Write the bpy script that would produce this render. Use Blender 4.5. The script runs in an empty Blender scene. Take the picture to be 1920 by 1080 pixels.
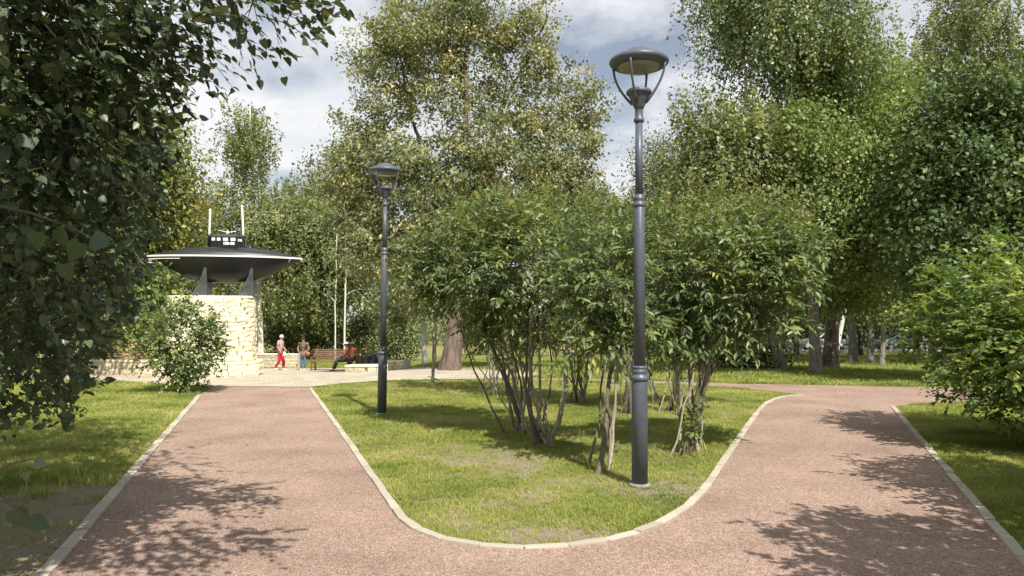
import bpy, bmesh, math, random
import numpy as np
from mathutils import Vector, Matrix, geometry

S = bpy.context.scene
COL = S.collection
# ------------------------------------------------------------------ camera
FPX, CXP, CYP, HZN, CAMZ = 1380.0, 960.0, 540.0, 599.0, 1.65
PITCH = math.atan((HZN - CYP) / FPX)
cam_d = bpy.data.cameras.new('camera')
cam = bpy.data.objects.new('camera', cam_d); COL.objects.link(cam)
cam.location = (0, 0, CAMZ)
cam.rotation_euler = (math.pi / 2 + PITCH, 0, 0)
cam_d.sensor_width = 36.0
cam_d.lens = 36.0 * FPX / 1920.0
cam_d.clip_start, cam_d.clip_end = 0.05, 2000
cam_d.dof.use_dof = True
cam_d.dof.focus_distance = 12.0
cam_d.dof.aperture_fstop = 7.0
S.camera = cam
# ------------------------------------------------------------------ light
SUN_EL = math.radians(51.0)
SH = np.array((-0.41, 0.912)); SH = SH / np.linalg.norm(SH)      # direction shadows fall
w = bpy.data.worlds.new('World'); S.world = w; w.use_nodes = True
nt = w.node_tree; N = nt.nodes; LK = nt.links
for n in list(N): N.remove(n)
wo = N.new('ShaderNodeOutputWorld'); bg = N.new('ShaderNodeBackground')
sky = N.new('ShaderNodeTexSky'); sky.sky_type = 'NISHITA'; sky.sun_disc = False
sky.sun_elevation = SUN_EL
sky.sun_rotation = math.atan2(-SH[0], -SH[1])
sky.air_density = 1.0; sky.dust_density = 0.6; sky.ozone_density = 1.5
tc = N.new('ShaderNodeTexCoord'); sx = N.new('ShaderNodeSeparateXYZ')
LK.new(tc.outputs['Generated'], sx.inputs[0])
zz = N.new('ShaderNodeMath'); zz.operation = 'MAXIMUM'; zz.inputs[1].default_value = 0.0
LK.new(sx.outputs[2], zz.inputs[0])
za = N.new('ShaderNodeMath'); za.operation = 'ADD'; za.inputs[1].default_value = 0.22
LK.new(zz.outputs[0], za.inputs[0])
dx = N.new('ShaderNodeMath'); dx.operation = 'DIVIDE'; LK.new(sx.outputs[0], dx.inputs[0]); LK.new(za.outputs[0], dx.inputs[1])
dy = N.new('ShaderNodeMath'); dy.operation = 'DIVIDE'; LK.new(sx.outputs[1], dy.inputs[0]); LK.new(za.outputs[0], dy.inputs[1])
cb = N.new('ShaderNodeCombineXYZ'); LK.new(dx.outputs[0], cb.inputs[0]); LK.new(dy.outputs[0], cb.inputs[1])
cb.inputs[2].default_value = 1.3
cn = N.new('ShaderNodeTexNoise'); cn.inputs['Scale'].default_value = 1.7; cn.inputs['Detail'].default_value = 9; cn.inputs['Roughness'].default_value = 0.56
cn.inputs['Distortion'].default_value = 0.25
LK.new(cb.outputs[0], cn.inputs['Vector'])
cr = N.new('ShaderNodeValToRGB'); cr.color_ramp.elements[0].position = 0.39; cr.color_ramp.elements[0].color = (.24, .24, .24, 1); cr.color_ramp.elements[1].position = 0.55
LK.new(cn.outputs[0], cr.inputs[0])
cn2 = N.new('ShaderNodeTexNoise'); cn2.inputs['Scale'].default_value = 2.6; cn2.inputs['Detail'].default_value = 7
cmap = N.new('ShaderNodeMapping'); cmap.inputs['Location'].default_value = (3.1, 1.7, 0.4)
LK.new(cb.outputs[0], cmap.inputs[0]); LK.new(cmap.outputs[0], cn2.inputs['Vector'])
cr2 = N.new('ShaderNodeValToRGB')
cr2.color_ramp.elements[0].position = 0.36; cr2.color_ramp.elements[0].color = (8.4, 8.7, 9.3, 1)
cr2.color_ramp.elements[1].position = 0.60; cr2.color_ramp.elements[1].color = (10.0, 10.1, 10.3, 1)
LK.new(cn2.outputs[0], cr2.inputs[0])
cm = N.new('ShaderNodeMix'); cm.data_type = 'RGBA'
LK.new(cr.outputs[0], cm.inputs[0]); LK.new(sky.outputs[0], cm.inputs[6]); LK.new(cr2.outputs[0], cm.inputs[7])
LK.new(cm.outputs[2], bg.inputs['Color']); bg.inputs['Strength'].default_value = 0.068
LK.new(bg.outputs[0], wo.inputs[0])
sun_d = bpy.data.lights.new('sun', 'SUN'); sun_d.energy = 5.0; sun_d.angle = math.radians(0.53); sun_d.color = (1.0, 0.95, 0.86)
sun = bpy.data.objects.new('sun', sun_d); COL.objects.link(sun)
sdir = Vector((SH[0] * math.cos(SUN_EL), SH[1] * math.cos(SUN_EL), -math.sin(SUN_EL)))
sun.rotation_euler = sdir.to_track_quat('-Z', 'Y').to_euler(); sun.location = (6, -14, 25)
S.view_settings.view_transform = 'Standard'; S.view_settings.look = 'None'
S.view_settings.exposure = 0.5; S.view_settings.gamma = 1.0
S.cycles.max_bounces = 6; S.cycles.diffuse_bounces = 3; S.cycles.transmission_bounces = 4; S.cycles.transparent_max_bounces = 4

# ------------------------------------------------------------------ projection helpers
_f = np.array((0, math.cos(PITCH), math.sin(PITCH))); _u = np.array((0, -math.sin(PITCH), math.cos(PITCH))); _r = np.array((1., 0, 0))
def ray(u, v): return _f + _r * ((u - CXP) / FPX) + _u * ((CYP - v) / FPX)
def G(u, v, z=0.0):
    d = ray(u, v); t = (z - CAMZ) / d[2]; return np.array((d[0] * t, d[1] * t, z))
def at(u, v, Y):
    d = ray(u, v); t = Y / d[1]; return np.array((d[0] * t, Y, CAMZ + d[2] * t))
def project(P):
    q = P - np.array((0, 0, CAMZ)); dep = q @ _f
    dd = np.where(dep > 0.05, dep, 1e9)
    return CXP + FPX * (q @ _r) / dd, CYP - FPX * (q @ _u) / dd, dep
def smooth(a, b, x):
    t = np.clip((x - a) / (b - a), 0, 1); return t * t * (3 - 2 * t)
def hz(x, y):
    x = np.asarray(x, float); y = np.asarray(y, float)
    lo = np.interp(y, [23, 33, 50, 70, 150, 600], [0, -.75, -1.0, -1.2, -2, -2])
    hi = np.interp(y, [23, 33, 50, 70, 150, 600], [0, -.28, -.75, -1.2, -2, -2])
    k = smooth(-5.6, -2.8, x)
    return lo * (1 - k) + hi * k
def Z(x, y): return float(hz(x, y))

# ------------------------------------------------------------------ material helpers
def newmat(name):
    m = bpy.data.materials.new(name); m.use_nodes = True
    nt = m.node_tree; b = nt.nodes['Principled BSDF']; return m, nt, nt.nodes, nt.links, b
def ramp(nodes, stops):
    r = nodes.new('ShaderNodeValToRGB'); e = r.color_ramp.elements
    while len(e) < len(stops): e.new(0.5)
    for i, (p, c) in enumerate(stops):
        e[i].position = p; e[i].color = tuple(c) + (1,)
    return r
def coords(nodes, links, scale=(1, 1, 1), out='Object'):
    t = nodes.new('ShaderNodeTexCoord'); m = nodes.new('ShaderNodeMapping'); m.inputs['Scale'].default_value = scale
    links.new(t.outputs[out], m.inputs[0]); return m
def noise(nodes, links, vec, scale, detail=4, rough=.55):
    n = nodes.new('ShaderNodeTexNoise'); n.inputs['Scale'].default_value = scale; n.inputs['Detail'].default_value = detail
    n.inputs['Roughness'].default_value = rough
    if vec is not None: links.new(vec.outputs[0], n.inputs['Vector'])
    return n
def bump(nodes, links, fac, bsdf, strength, dist=.01):
    b = nodes.new('ShaderNodeBump'); b.inputs['Strength'].default_value = strength; b.inputs['Distance'].default_value = dist
    links.new(fac, b.inputs['Height']); links.new(b.outputs[0], bsdf.inputs['Normal']); return b
def plain(name, col, rough=.5, metal=0., var=.12, scale=9., bmp=.0, coat=0.):
    m, nt, n, l, b = newmat(name)
    v = coords(n, l); a = noise(n, l, v, scale, 5)
    lo = [c * (1 - var) for c in col]; hi = [min(1, c * (1 + var)) for c in col]
    r = ramp(n, [(.3, lo), (.7, hi)]); l.new(a.outputs[0], r.inputs[0]); l.new(r.outputs[0], b.inputs['Base Color'])
    b.inputs['Roughness'].default_value = rough; b.inputs['Metallic'].default_value = metal
    b.inputs['Coat Weight'].default_value = coat
    if bmp: bump(n, l, a.outputs[0], b, bmp)
    return m
def leafmat(name, stops, rough=.42, transl=.3, tcol=None, spec=.5):
    m, nt, n, l, b = newmat(name)
    a = n.new('ShaderNodeAttribute'); a.attribute_name = 'rnd'
    r = ramp(n, stops); l.new(a.outputs['Fac'], r.inputs[0])
    l.new(r.outputs[0], b.inputs['Base Color']); b.inputs['Roughness'].default_value = rough
    b.inputs['Specular IOR Level'].default_value = spec
    t = n.new('ShaderNodeBsdfTranslucent')
    g = n.new('ShaderNodeMix'); g.data_type = 'RGBA'; g.blend_type = 'MULTIPLY'; g.inputs[0].default_value = 1
    l.new(r.outputs[0], g.inputs[6]); g.inputs[7].default_value = tcol or (1.5, 1.5, .7, 1)
    l.new(g.outputs[2], t.inputs[0])
    mx = n.new('ShaderNodeMixShader'); mx.inputs[0].default_value = transl
    l.new(b.outputs[0], mx.inputs[1]); l.new(t.outputs[0], mx.inputs[2])
    l.new(mx.outputs[0], n['Material Output'].inputs[0]); return m
def barkmat(name, lo, hi, scale=(14, 14, 2.2), strength=.8, patch=None):
    m, nt, n, l, b = newmat(name)
    v = coords(n, l, scale); a = noise(n, l, v, 1.6, 7, .65)
    r = ramp(n, [(.32, lo), (.66, hi)]); l.new(a.outputs[0], r.inputs[0])
    out = r.outputs[0]
    if patch:
        v2 = coords(n, l, patch[1]); a2 = noise(n, l, v2, 1.0, 6, .7)
        r2 = ramp(n, [(patch[2], (0, 0, 0)), (patch[2] + .07, (1, 1, 1))]); l.new(a2.outputs[0], r2.inputs[0])
        mx = n.new('ShaderNodeMix'); mx.data_type = 'RGBA'; l.new(r2.outputs[0], mx.inputs[0])
        l.new(out, mx.inputs[6]); mx.inputs[7].default_value = tuple(patch[0]) + (1,); out = mx.outputs[2]
    l.new(out, b.inputs['Base Color']); b.inputs['Roughness'].default_value = .85
    bump(n, l, a.outputs[0], b, strength, .02); return m

# ------------------------------------------------------------------ mesh helpers
def tag(o, label=None, cat=None, group=None, kind=None):
    if label: o['label'] = label
    if cat: o['category'] = cat
    if group: o['group'] = group
    if kind: o['kind'] = kind
    return o
def link(name, me, parent=None, loc=None):
    o = bpy.data.objects.new(name, me); COL.objects.link(o)
    if parent is not None: o.parent = parent
    if loc is not None: o.location = loc
    return o
def empty(name, loc=(0, 0, 0), rz=0):
    o = bpy.data.objects.new(name, None); COL.objects.link(o); o.location = loc; o.rotation_euler = (0, 0, rz)
    o.empty_display_size = .2; return o
def trimesh(name, V, T, mat, rnd=None, smooth_=False):
    me = bpy.data.meshes.new(name); V = np.asarray(V, np.float32); T = np.asarray(T, np.int32)
    me.vertices.add(len(V)); me.vertices.foreach_set('co', V.ravel())
    me.loops.add(len(T) * 3); me.loops.foreach_set('vertex_index', T.ravel())
    me.polygons.add(len(T)); me.polygons.foreach_set('loop_start', np.arange(0, len(T) * 3, 3, dtype=np.int32))
    if smooth_: me.polygons.foreach_set('use_smooth', np.ones(len(T), bool))
    if rnd is not None:
        a = me.attributes.new('rnd', 'FLOAT', 'POINT'); a.data.foreach_set('value', np.asarray(rnd, np.float32))
    me.update(calc_edges=True)
    me.materials.append(mat); return me
class MB:
    def __init__(s): s.v = []; s.f = []; s.sm = []
    def add(s, v, f, sm=False):
        o = len(s.v); s.v += [tuple(map(float, p)) for p in v]; s.f += [tuple(i + o for i in q) for q in f]; s.sm += [sm] * len(f); return s
    def box(s, c, d, rz=0., M=None, taper=1.):
        x, y, z = d[0] / 2, d[1] / 2, d[2] / 2; c = Vector(c); R = Matrix.Rotation(rz, 3, 'Z') if M is None else M
        vs = []
        for k, t in ((-1, 1.), (1, taper)):
            for a, b in ((-1, -1), (1, -1), (1, 1), (-1, 1)): vs.append(c + R @ Vector((a * x * t, b * y * t, k * z)))
        return s.add(vs, [(3, 2, 1, 0), (4, 5, 6, 7), (0, 1, 5, 4), (1, 2, 6, 5), (2, 3, 7, 6), (3, 0, 4, 7)])
    def bar(s, a, b, wd, ht):
        a, b = Vector(a), Vector(b); d = b - a; t = d.normalized()
        up = Vector((0, 0, 1)) if abs(t.z) < .95 else Vector((0, 1, 0))
        sd = t.cross(up).normalized(); up = sd.cross(t)
        M = Matrix((sd, t, up)).transposed()
        return s.box((a + b) / 2, (wd, d.length, ht), M=M)
    def lathe(s, prof, k=24, c=(0, 0, 0)):
        vs = []; fs = []
        for r, z in prof:
            for i in range(k):
                a = 2 * math.pi * i / k; vs.append((c[0] + r * math.cos(a), c[1] + r * math.sin(a), c[2] + z))
        for j in range(len(prof) - 1):
            for i in range(k):
                i2 = (i + 1) % k; fs.append((j * k + i, j * k + i2, (j + 1) * k + i2, (j + 1) * k + i))
        if prof[0][0] > 1e-4: fs.append(tuple(range(k - 1, -1, -1)))
        if prof[-1][0] > 1e-4: fs.append(tuple((len(prof) - 1) * k + i for i in range(k)))
        return s.add(vs, fs, True)
    def tube(s, pts, rad, k=8):
        v, f = tube(np.array(pts, float), np.array(rad, float) if not np.isscalar(rad) else np.full(len(pts), rad), k)
        n = len(v); s.add(v, f, True)
        s.add([], []); o = n - k
        s.f.append(tuple(len(s.v) - n + i for i in range(k - 1, -1, -1))); s.sm.append(False)
        s.f.append(tuple(len(s.v) - n + o + i for i in range(k))); s.sm.append(False); return s
    def ell(s, c, r, ku=12, kv=8, M=None, zmin=-1.):
        vs = []; fs = []; M = M or Matrix.Identity(3)
        for j in range(kv + 1):
            ph = math.asin(max(-1, zmin)) + (math.pi / 2 - math.asin(max(-1, zmin))) * j / kv
            for i in range(ku):
                a = 2 * math.pi * i / ku
                vs.append(Vector(c) + M @ Vector((r[0] * math.cos(ph) * math.cos(a), r[1] * math.cos(ph) * math.sin(a), r[2] * math.sin(ph))))
        for j in range(kv):
            for i in range(ku):
                i2 = (i + 1) % ku; fs.append((j * ku + i, j * ku + i2, (j + 1) * ku + i2, (j + 1) * ku + i))
        return s.add(vs, fs, True)
    def mesh(s, name, mat, bev=0.):
        me = bpy.data.meshes.new(name); me.from_pydata(s.v, [], s.f)
        me.polygons.foreach_set('use_smooth', s.sm)
        if bev:
            bm = bmesh.new(); bm.from_mesh(me)
            bmesh.ops.bevel(bm, geom=[e for e in bm.edges], offset=bev, segments=1, affect='EDGES', clamp_overlap=True)
            bm.to_mesh(me); bm.free()
        me.materials.append(mat); me.update(); return me
    def build(s, name, mat, parent=None, loc=None, bev=0.): return link(name, s.mesh(name, mat, bev), parent, loc)
def tube(P, R, k):
    n = len(P); T = np.gradient(P, axis=0); T /= np.linalg.norm(T, axis=1)[:, None] + 1e-9
    m = T.mean(0); ref = np.array((1., 0, 0)) if abs(m[2]) > .75 * np.linalg.norm(m) else np.array((0, 0, 1.))
    U = np.cross(T, ref); U /= np.linalg.norm(U, axis=1)[:, None] + 1e-9; W = np.cross(T, U)
    a = np.arange(k) * 2 * math.pi / k
    V = P[:, None] + R[:, None, None] * (np.cos(a)[None, :, None] * U[:, None] + np.sin(a)[None, :, None] * W[:, None])
    V = V.reshape(-1, 3)
    i = np.arange(k); i2 = (i + 1) % k; j = np.arange(n - 1)[:, None] * k
    F = np.stack([j + i, j + i2, j + k + i2, j + k + i], -1).reshape(-1, 4)
    return V, [tuple(int(x) for x in q) for q in F]
def tubes_tri(chains):
    VV = []; TT = []; o = 0
    for P, R, k in chains:
        n = len(P); T = np.gradient(P, axis=0); T /= np.linalg.norm(T, axis=1)[:, None] + 1e-9
        m = T.mean(0); ref = np.array((1., 0.1, 0)) if abs(m[2]) > .7 * np.linalg.norm(m) else np.array((0, 0, 1.))
        U = np.cross(T, ref); U /= np.linalg.norm(U, axis=1)[:, None] + 1e-9; W = np.cross(T, U)
        a = np.arange(k) * 2 * math.pi / k
        V = P[:, None] + R[:, None, None] * (np.cos(a)[None, :, None] * U[:, None] + np.sin(a)[None, :, None] * W[:, None])
        i = np.arange(k); i2 = (i + 1) % k; j = np.arange(n - 1)[:, None] * k + o
        A = np.stack([j + i, j + i2, j + k + i2], -1).reshape(-1, 3); B = np.stack([j + i, j + k + i2, j + k + i], -1).reshape(-1, 3)
        VV.append(V.reshape(-1, 3)); TT += [A, B]; o += n * k
    return np.concatenate(VV), np.concatenate(TT)
def polymesh(name, pts, mat, z=None, dz=0.):
    """flat polygon sheet, triangulated; z None follows the terrain"""
    vs = [Vector((p[0], p[1], 0)) for p in pts]
    tri = geometry.tessellate_polygon([vs])
    co = [(p[0], p[1], (Z(p[0], p[1]) if z is None else z) + dz) for p in pts]
    me = bpy.data.meshes.new(name); me.from_pydata(co, [], [tuple(t) for t in tri])
    bm = bmesh.new(); bm.from_mesh(me); bmesh.ops.recalc_face_normals(bm, faces=bm.faces)
    for f in bm.faces:
        if f.normal.z < 0: f.normal_flip()
    bm.to_mesh(me); bm.free(); me.materials.append(mat); return me
def inpoly(x, y, poly):
    c = np.zeros(len(x), bool); n = len(poly); j = n - 1
    for i in range(n):
        xi, yi = poly[i][0], poly[i][1]; xj, yj = poly[j][0], poly[j][1]
        t = ((yi > y) != (yj > y)) & (x < (xj - xi) * (y - yi) / ((yj - yi) if abs(yj - yi) > 1e-12 else 1e-12) + xi)
        c ^= t; j = i
    return c

# ------------------------------------------------------------------ setting: materials
def mk_ground():
    m, nt, n, l, b = newmat('lawn soil and thatch')
    v = coords(n, l); a = noise(n, l, v, .55, 6); c = noise(n, l, v, 38, 5, .7); e = noise(n, l, v, 3.1, 5)
    soil = ramp(n, [(.3, (.20, .165, .11)), (.7, (.38, .32, .225))]); l.new(c.outputs[0], soil.inputs[0])
    gr = ramp(n, [(.3, (.14, .155, .036)), (.52, (.23, .235, .064)), (.75, (.33, .30, .115))]); l.new(c.outputs[0], gr.inputs[0])
    ad = n.new('ShaderNodeMath'); ad.operation = 'ADD'; l.new(a.outputs[0], ad.inputs[0]); l.new(e.outputs[0], ad.inputs[1])
    for (px_, py_, rad_, amt_) in ((-3.7, 5.4, 3.0, .5), (1.7, 7.2, 1.1, .34), (.35, 5.6, .7, .3), (-2.0, 24.6, 1.8, .4), (1.0, 9.2, 2.2, .15)):
        dn = n.new('ShaderNodeVectorMath'); dn.operation = 'DISTANCE'; l.new(v.outputs[0], dn.inputs[0]); dn.inputs[1].default_value = (px_, py_, 0)
        mp = n.new('ShaderNodeMapRange'); mp.inputs['From Min'].default_value = rad_ * .45; mp.inputs['From Max'].default_value = rad_; mp.inputs['To Min'].default_value = amt_; mp.inputs['To Max'].default_value = 0.
        l.new(dn.outputs['Value'], mp.inputs[0]); ad2 = n.new('ShaderNodeMath'); ad2.operation = 'ADD'; l.new(ad.outputs[0], ad2.inputs[0]); l.new(mp.outputs[0], ad2.inputs[1]); ad = ad2
    mr = ramp(n, [(.0, (0, 0, 0)), (1., (1, 1, 1))]); mr.color_ramp.elements[0].position = .47; mr.color_ramp.elements[1].position = .60
    hl = n.new('ShaderNodeMath'); hl.operation = 'MULTIPLY'; hl.inputs[1].default_value = .5; l.new(ad.outputs[0], hl.inputs[0]); l.new(hl.outputs[0], mr.inputs[0])
    mx = n.new('ShaderNodeMix'); mx.data_type = 'RGBA'; l.new(mr.outputs[0], mx.inputs[0]); l.new(gr.outputs[0], mx.inputs[6]); l.new(soil.outputs[0], mx.inputs[7])
    l.new(mx.outputs[2], b.inputs['Base Color']); b.inputs['Roughness'].default_value = .95; b.inputs['Specular IOR Level'].default_value = .1
    bump(n, l, c.outputs[0], b, .9, .03); return m
def mk_gravel():
    m, nt, n, l, b = newmat('crushed red granite')
    v = coords(n, l)
    vo = n.new('ShaderNodeTexVoronoi'); vo.inputs['Scale'].default_value = 135; l.new(v.outputs[0], vo.inputs['Vector'])
    sp = n.new('ShaderNodeSeparateColor'); l.new(vo.outputs['Color'], sp.inputs[0])
    r = ramp(n, [(.0, (.155, .104, .082)), (.25, (.275, .183, .142)), (.55, (.355, .246, .196)), (.85, (.44, .322, .264)), (1., (.60, .48, .405))])
    l.new(sp.outputs[0], r.inputs[0])
    a = noise(n, l, v, .9, 6); f = noise(n, l, v, 17, 4)
    r2 = ramp(n, [(.28, (.76, .74, .73)), (.5, (.98, .98, .97)), (.72, (1.18, 1.17, 1.14))]); l.new(a.outputs[0], r2.inputs[0])
    mx = n.new('ShaderNodeMix'); mx.data_type = 'RGBA'; mx.blend_type = 'MULTIPLY'; mx.inputs[0].default_value = 1
    l.new(r.outputs[0], mx.inputs[6]); l.new(r2.outputs[0], mx.inputs[7])
    r3 = ramp(n, [(.3, (.84, .84, .84)), (.7, (1.1, 1.1, 1.1))]); l.new(f.outputs[0], r3.inputs[0])
    mx2 = n.new('ShaderNodeMix'); mx2.data_type = 'RGBA'; mx2.blend_type = 'MULTIPLY'; mx2.inputs[0].default_value = 1
    l.new(mx.outputs[2], mx2.inputs[6]); l.new(r3.outputs[0], mx2.inputs[7])
    l.new(mx2.outputs[2], b.inputs['Base Color']); b.inputs['Roughness'].default_value = .92; b.inputs['Specular IOR Level'].default_value = .2
    bump(n, l, vo.outputs['Distance'], b, .7, .008); return m
def mk_pavers():
    m, nt, n, l, b = newmat('sandy concrete pavers')
    v = coords(n, l); br = n.new('ShaderNodeTexBrick'); br.inputs['Scale'].default_value = 1
    br.inputs['Brick Width'].default_value = .4; br.inputs['Row Height'].default_value = .2; br.inputs['Mortar Size'].default_value = .008
    br.inputs['Color1'].default_value = (.50, .44, .34, 1); br.inputs['Color2'].default_value = (.40, .345, .265, 1); br.inputs['Mortar'].default_value = (.2, .17, .13, 1)
    l.new(v.outputs[0], br.inputs['Vector']); a = noise(n, l, v, 1.6, 6)
    r2 = ramp(n, [(.3, (.85, .85, .85)), (.7, (1.1, 1.1, 1.1))]); l.new(a.outputs[0], r2.inputs[0])
    mx = n.new('ShaderNodeMix'); mx.data_type = 'RGBA'; mx.blend_type = 'MULTIPLY'; mx.inputs[0].default_value = 1
    l.new(br.outputs[0], mx.inputs[6]); l.new(r2.outputs[0], mx.inputs[7]); l.new(mx.outputs[2], b.inputs['Base Color'])
    b.inputs['Roughness'].default_value = .85; bump(n, l, br.outputs['Fac'], b, -.4, .01); return m
def mk_objvar(name, lo, hi, rough=.85, scale=30., bmp=.4, dirt=None):
    m, nt, n, l, b = newmat(name)
    oi = n.new('ShaderNodeObjectInfo'); v = coords(n, l); a = noise(n, l, v, scale, 6, .65)
    ad = n.new('ShaderNodeMath'); ad.operation = 'MULTIPLY_ADD'; l.new(oi.outputs['Random'], ad.inputs[0]); ad.inputs[1].default_value = .55
    sc = n.new('ShaderNodeMath'); sc.operation = 'MULTIPLY'; sc.inputs[1].default_value = .45; l.new(a.outputs[0], sc.inputs[0]); l.new(sc.outputs[0], ad.inputs[2])
    r = ramp(n, [(.1, lo), (.9, hi)]); l.new(ad.outputs[0], r.inputs[0]); l.new(r.outputs[0], b.inputs['Base Color'])
    b.inputs['Roughness'].default_value = rough; bump(n, l, a.outputs[0], b, bmp, .012); return m
M_ground = mk_ground(); M_gravel = mk_gravel(); M_paver = mk_pavers()
M_kerb = mk_objvar('beige concrete edging', (.36, .32, .25), (.54, .49, .39), .9, 45, .5)
M_block = mk_objvar('yellow limestone', (.66, .60, .43), (.80, .74, .55), .9, 22, .8)
M_mortar = plain('limestone mortar', (.58, .52, .36), .95, var=.2, scale=20)
M_road = plain('asphalt', (.07, .07, .07), .9, var=.2, scale=3)

# ------------------------------------------------------------------ setting: terrain
def ax(lo, hi, mid0, mid1, fine, coarse):
    a = list(np.arange(mid0, mid1, fine)); x = mid0; s = fine
    while x > lo: s = min(s * 1.25, coarse); x -= s; a.insert(0, x)
    x = a[-1]; s = fine
    while x < hi: s = min(s * 1.25, coarse); x += s; a.append(x)
    return np.array(a)
gx = ax(-420, 420, -14, 14, 1.0, 40); gy = ax(-60, 600, 4, 40, 1.0, 40)
XX, YY = np.meshgrid(gx, gy); ZZ = hz(XX, YY)
nx, ny = len(gx), len(gy)
idx = np.arange(nx * ny).reshape(ny, nx)
T1 = np.stack([idx[:-1, :-1], idx[:-1, 1:], idx[1:, 1:]], -1).reshape(-1, 3); T2 = np.stack([idx[:-1, :-1], idx[1:, 1:], idx[1:, :-1]], -1).reshape(-1, 3)
tag(link('ground', trimesh('ground', np.stack([XX, YY, ZZ - .004], -1).reshape(-1, 3), np.concatenate([T1, T2]), M_ground, smooth_=True)), kind='structure')

def extend(a, b, d):
    a = np.array(a[:2]); b = np.array(b[:2]); t = (b - a) / np.linalg.norm(b - a); return b + t * d
g2 = lambda u, v: G(u, v)[:2]
K1 = [extend(g2(375, 740), g2(92, 1068), 9.), g2(92, 1068), g2(375, 741)]
isl_px = [(582, 729), (655, 832), (742, 958), (756, 978), (780, 994), (812, 1008), (862, 1021), (915, 1028), (975, 1030), (1040, 1028), (1100, 1022), (1160, 1011), (1212, 995), (1256, 974),
          (1292, 949), (1322, 918), (1360, 861), (1400, 802), (1424, 769), (1436, 757), (1455, 748), (1478, 743), (1505, 741)]
K2 = [g2(*p) for p in isl_px]
K3 = [g2(1674, 763), g2(1920, 1052), extend(g2(1674, 763), g2(1920, 1052), 7.)]
cross_near = [g2(*p) for p in ((1440, 733), (1380, 727), (1250, 721), (1120, 716), (985, 713))]
cross_far = [g2(*p) for p in ((985, 709), (1120, 711), (1280, 716.5), (1400, 720), (1690, 725.5), (1900, 728))] + [np.array((22., 17.3))]
cross_near_r = [np.array((22., 15.2)), g2(1900, 751), g2(1720, 757)]
path_poly = [K1[0], K1[1], K1[2], np.array((-7.4, 18.4))] + [g2(582, 727)] + K2[1:] + cross_near + cross_far + cross_near_r + K3
tag(link('path', polymesh('path', path_poly, M_gravel, z=0., dz=.008)), kind='structure')

plaza_near = [np.array(p) for p in ((-20., 20.6), (-14., 20.6), (-10.8, 19.9), (-8.6, 18.7), (-7.4, 18.2))] + [g2(580, 726.5), g2(640, 720), g2(716, 714.5), g2(800, 712.5), g2(900, 711), g2(955, 712), g2(985, 709)]
cx_, cy_ = -0.6, 22.3
plaza_arc = [np.array((cx_ + 1.45 * math.cos(a), cy_ + 1.5 * math.sin(a))) for a in np.radians([-30, 0, 25, 45])]
def sheet_poly(name, poly, mat, dz, step=1.0):
    """polygon draped over the terrain: clip a fine grid row by row"""
    bm = bmesh.new(); vs = [bm.verts.new((p[0], p[1], 0)) for p in poly]; f = bm.faces.new(vs)
    for yy in np.arange(23, 40.1, step):
        bmesh.ops.bisect_plane(bm, geom=bm.verts[:] + bm.edges[:] + bm.faces[:], plane_co=(0, yy, 0), plane_no=(0, 1, 0))
    for xx in np.arange(-6, -2, .7):
        bmesh.ops.bisect_plane(bm, geom=bm.verts[:] + bm.edges[:] + bm.faces[:], plane_co=(xx, 0, 0), plane_no=(1, 0, 0))
    bmesh.ops.triangulate(bm, faces=bm.faces[:])
    for f in bm.faces:
        f.normal_update()
        if f.normal.z < 0: f.normal_flip()
    for v in bm.verts: v.co.z = Z(v.co.x, v.co.y) + dz
    me = bpy.data.meshes.new(name); bm.to_mesh(me); bm.free(); me.materials.append(mat); return me
plaza_poly = plaza_near + plaza_arc + [np.array(p) for p in ((-1.2, 24.2), (-3.4, 27.5), (-5.2, 37), (-20, 37))]
tag(link('plaza_pavement', sheet_poly('plaza_pavement', plaza_poly, M_paver, .016)), kind='structure')
# road with parked cars, far beyond the birches
rd = [np.array(p) for p in ((8, 61), (90, 61), (90, 74), (8, 74))]
def strip(x0, x1, y0, y1, dz): return [(x0, y0, Z(20, y0) + dz), (x1, y0, Z(20, y0) + dz), (x1, y1, Z(20, y1) + dz), (x0, y1, Z(20, y1) + dz)]
b = MB(); b.add(strip(10, 90, 62, 70, .02), [(0, 1, 2, 3)]); b.add(strip(10, 90, 70, 76, .02), [(0, 1, 2, 3)])
tag(b.build('road', M_road), kind='structure')
b = MB(); b.box((50, 61.85, Z(20, 61.85) + .05), (80, .28, .2)); tag(b.build('road_kerb', plain('pale kerb concrete', (.6, .58, .54), .9)), kind='structure')

# ------------------------------------------------------------------ kerb edging stones
rng = np.random.default_rng(7); random.seed(7)
def stone_mesh(i):
    r = random.Random(i); b = MB(); b.box((0, 0, 0), (1, 1, 1))
    me = b.mesh('edging_stone', M_kerb); bm = bmesh.new(); bm.from_mesh(me)
    bmesh.ops.bevel(bm, geom=bm.edges[:], offset=.06, segments=1, affect='EDGES')
    for v in bm.verts: v.co += Vector((r.uniform(-.012, .012), r.uniform(-.05, .05), r.uniform(-.03, .03)))
    bm.to_mesh(me); bm.free(); return me
stones = [stone_mesh(i) for i in range(5)]
def resample(P, step):
    P = np.array([p[:2] for p in P]); d = np.r_[0, np.cumsum(np.linalg.norm(np.diff(P, axis=0), axis=1))]
    n = max(2, int(round(d[-1] / step)) + 1); t = np.linspace(0, d[-1], n)
    return np.stack([np.interp(t, d, P[:, 0]), np.interp(t, d, P[:, 1])], -1)
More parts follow.
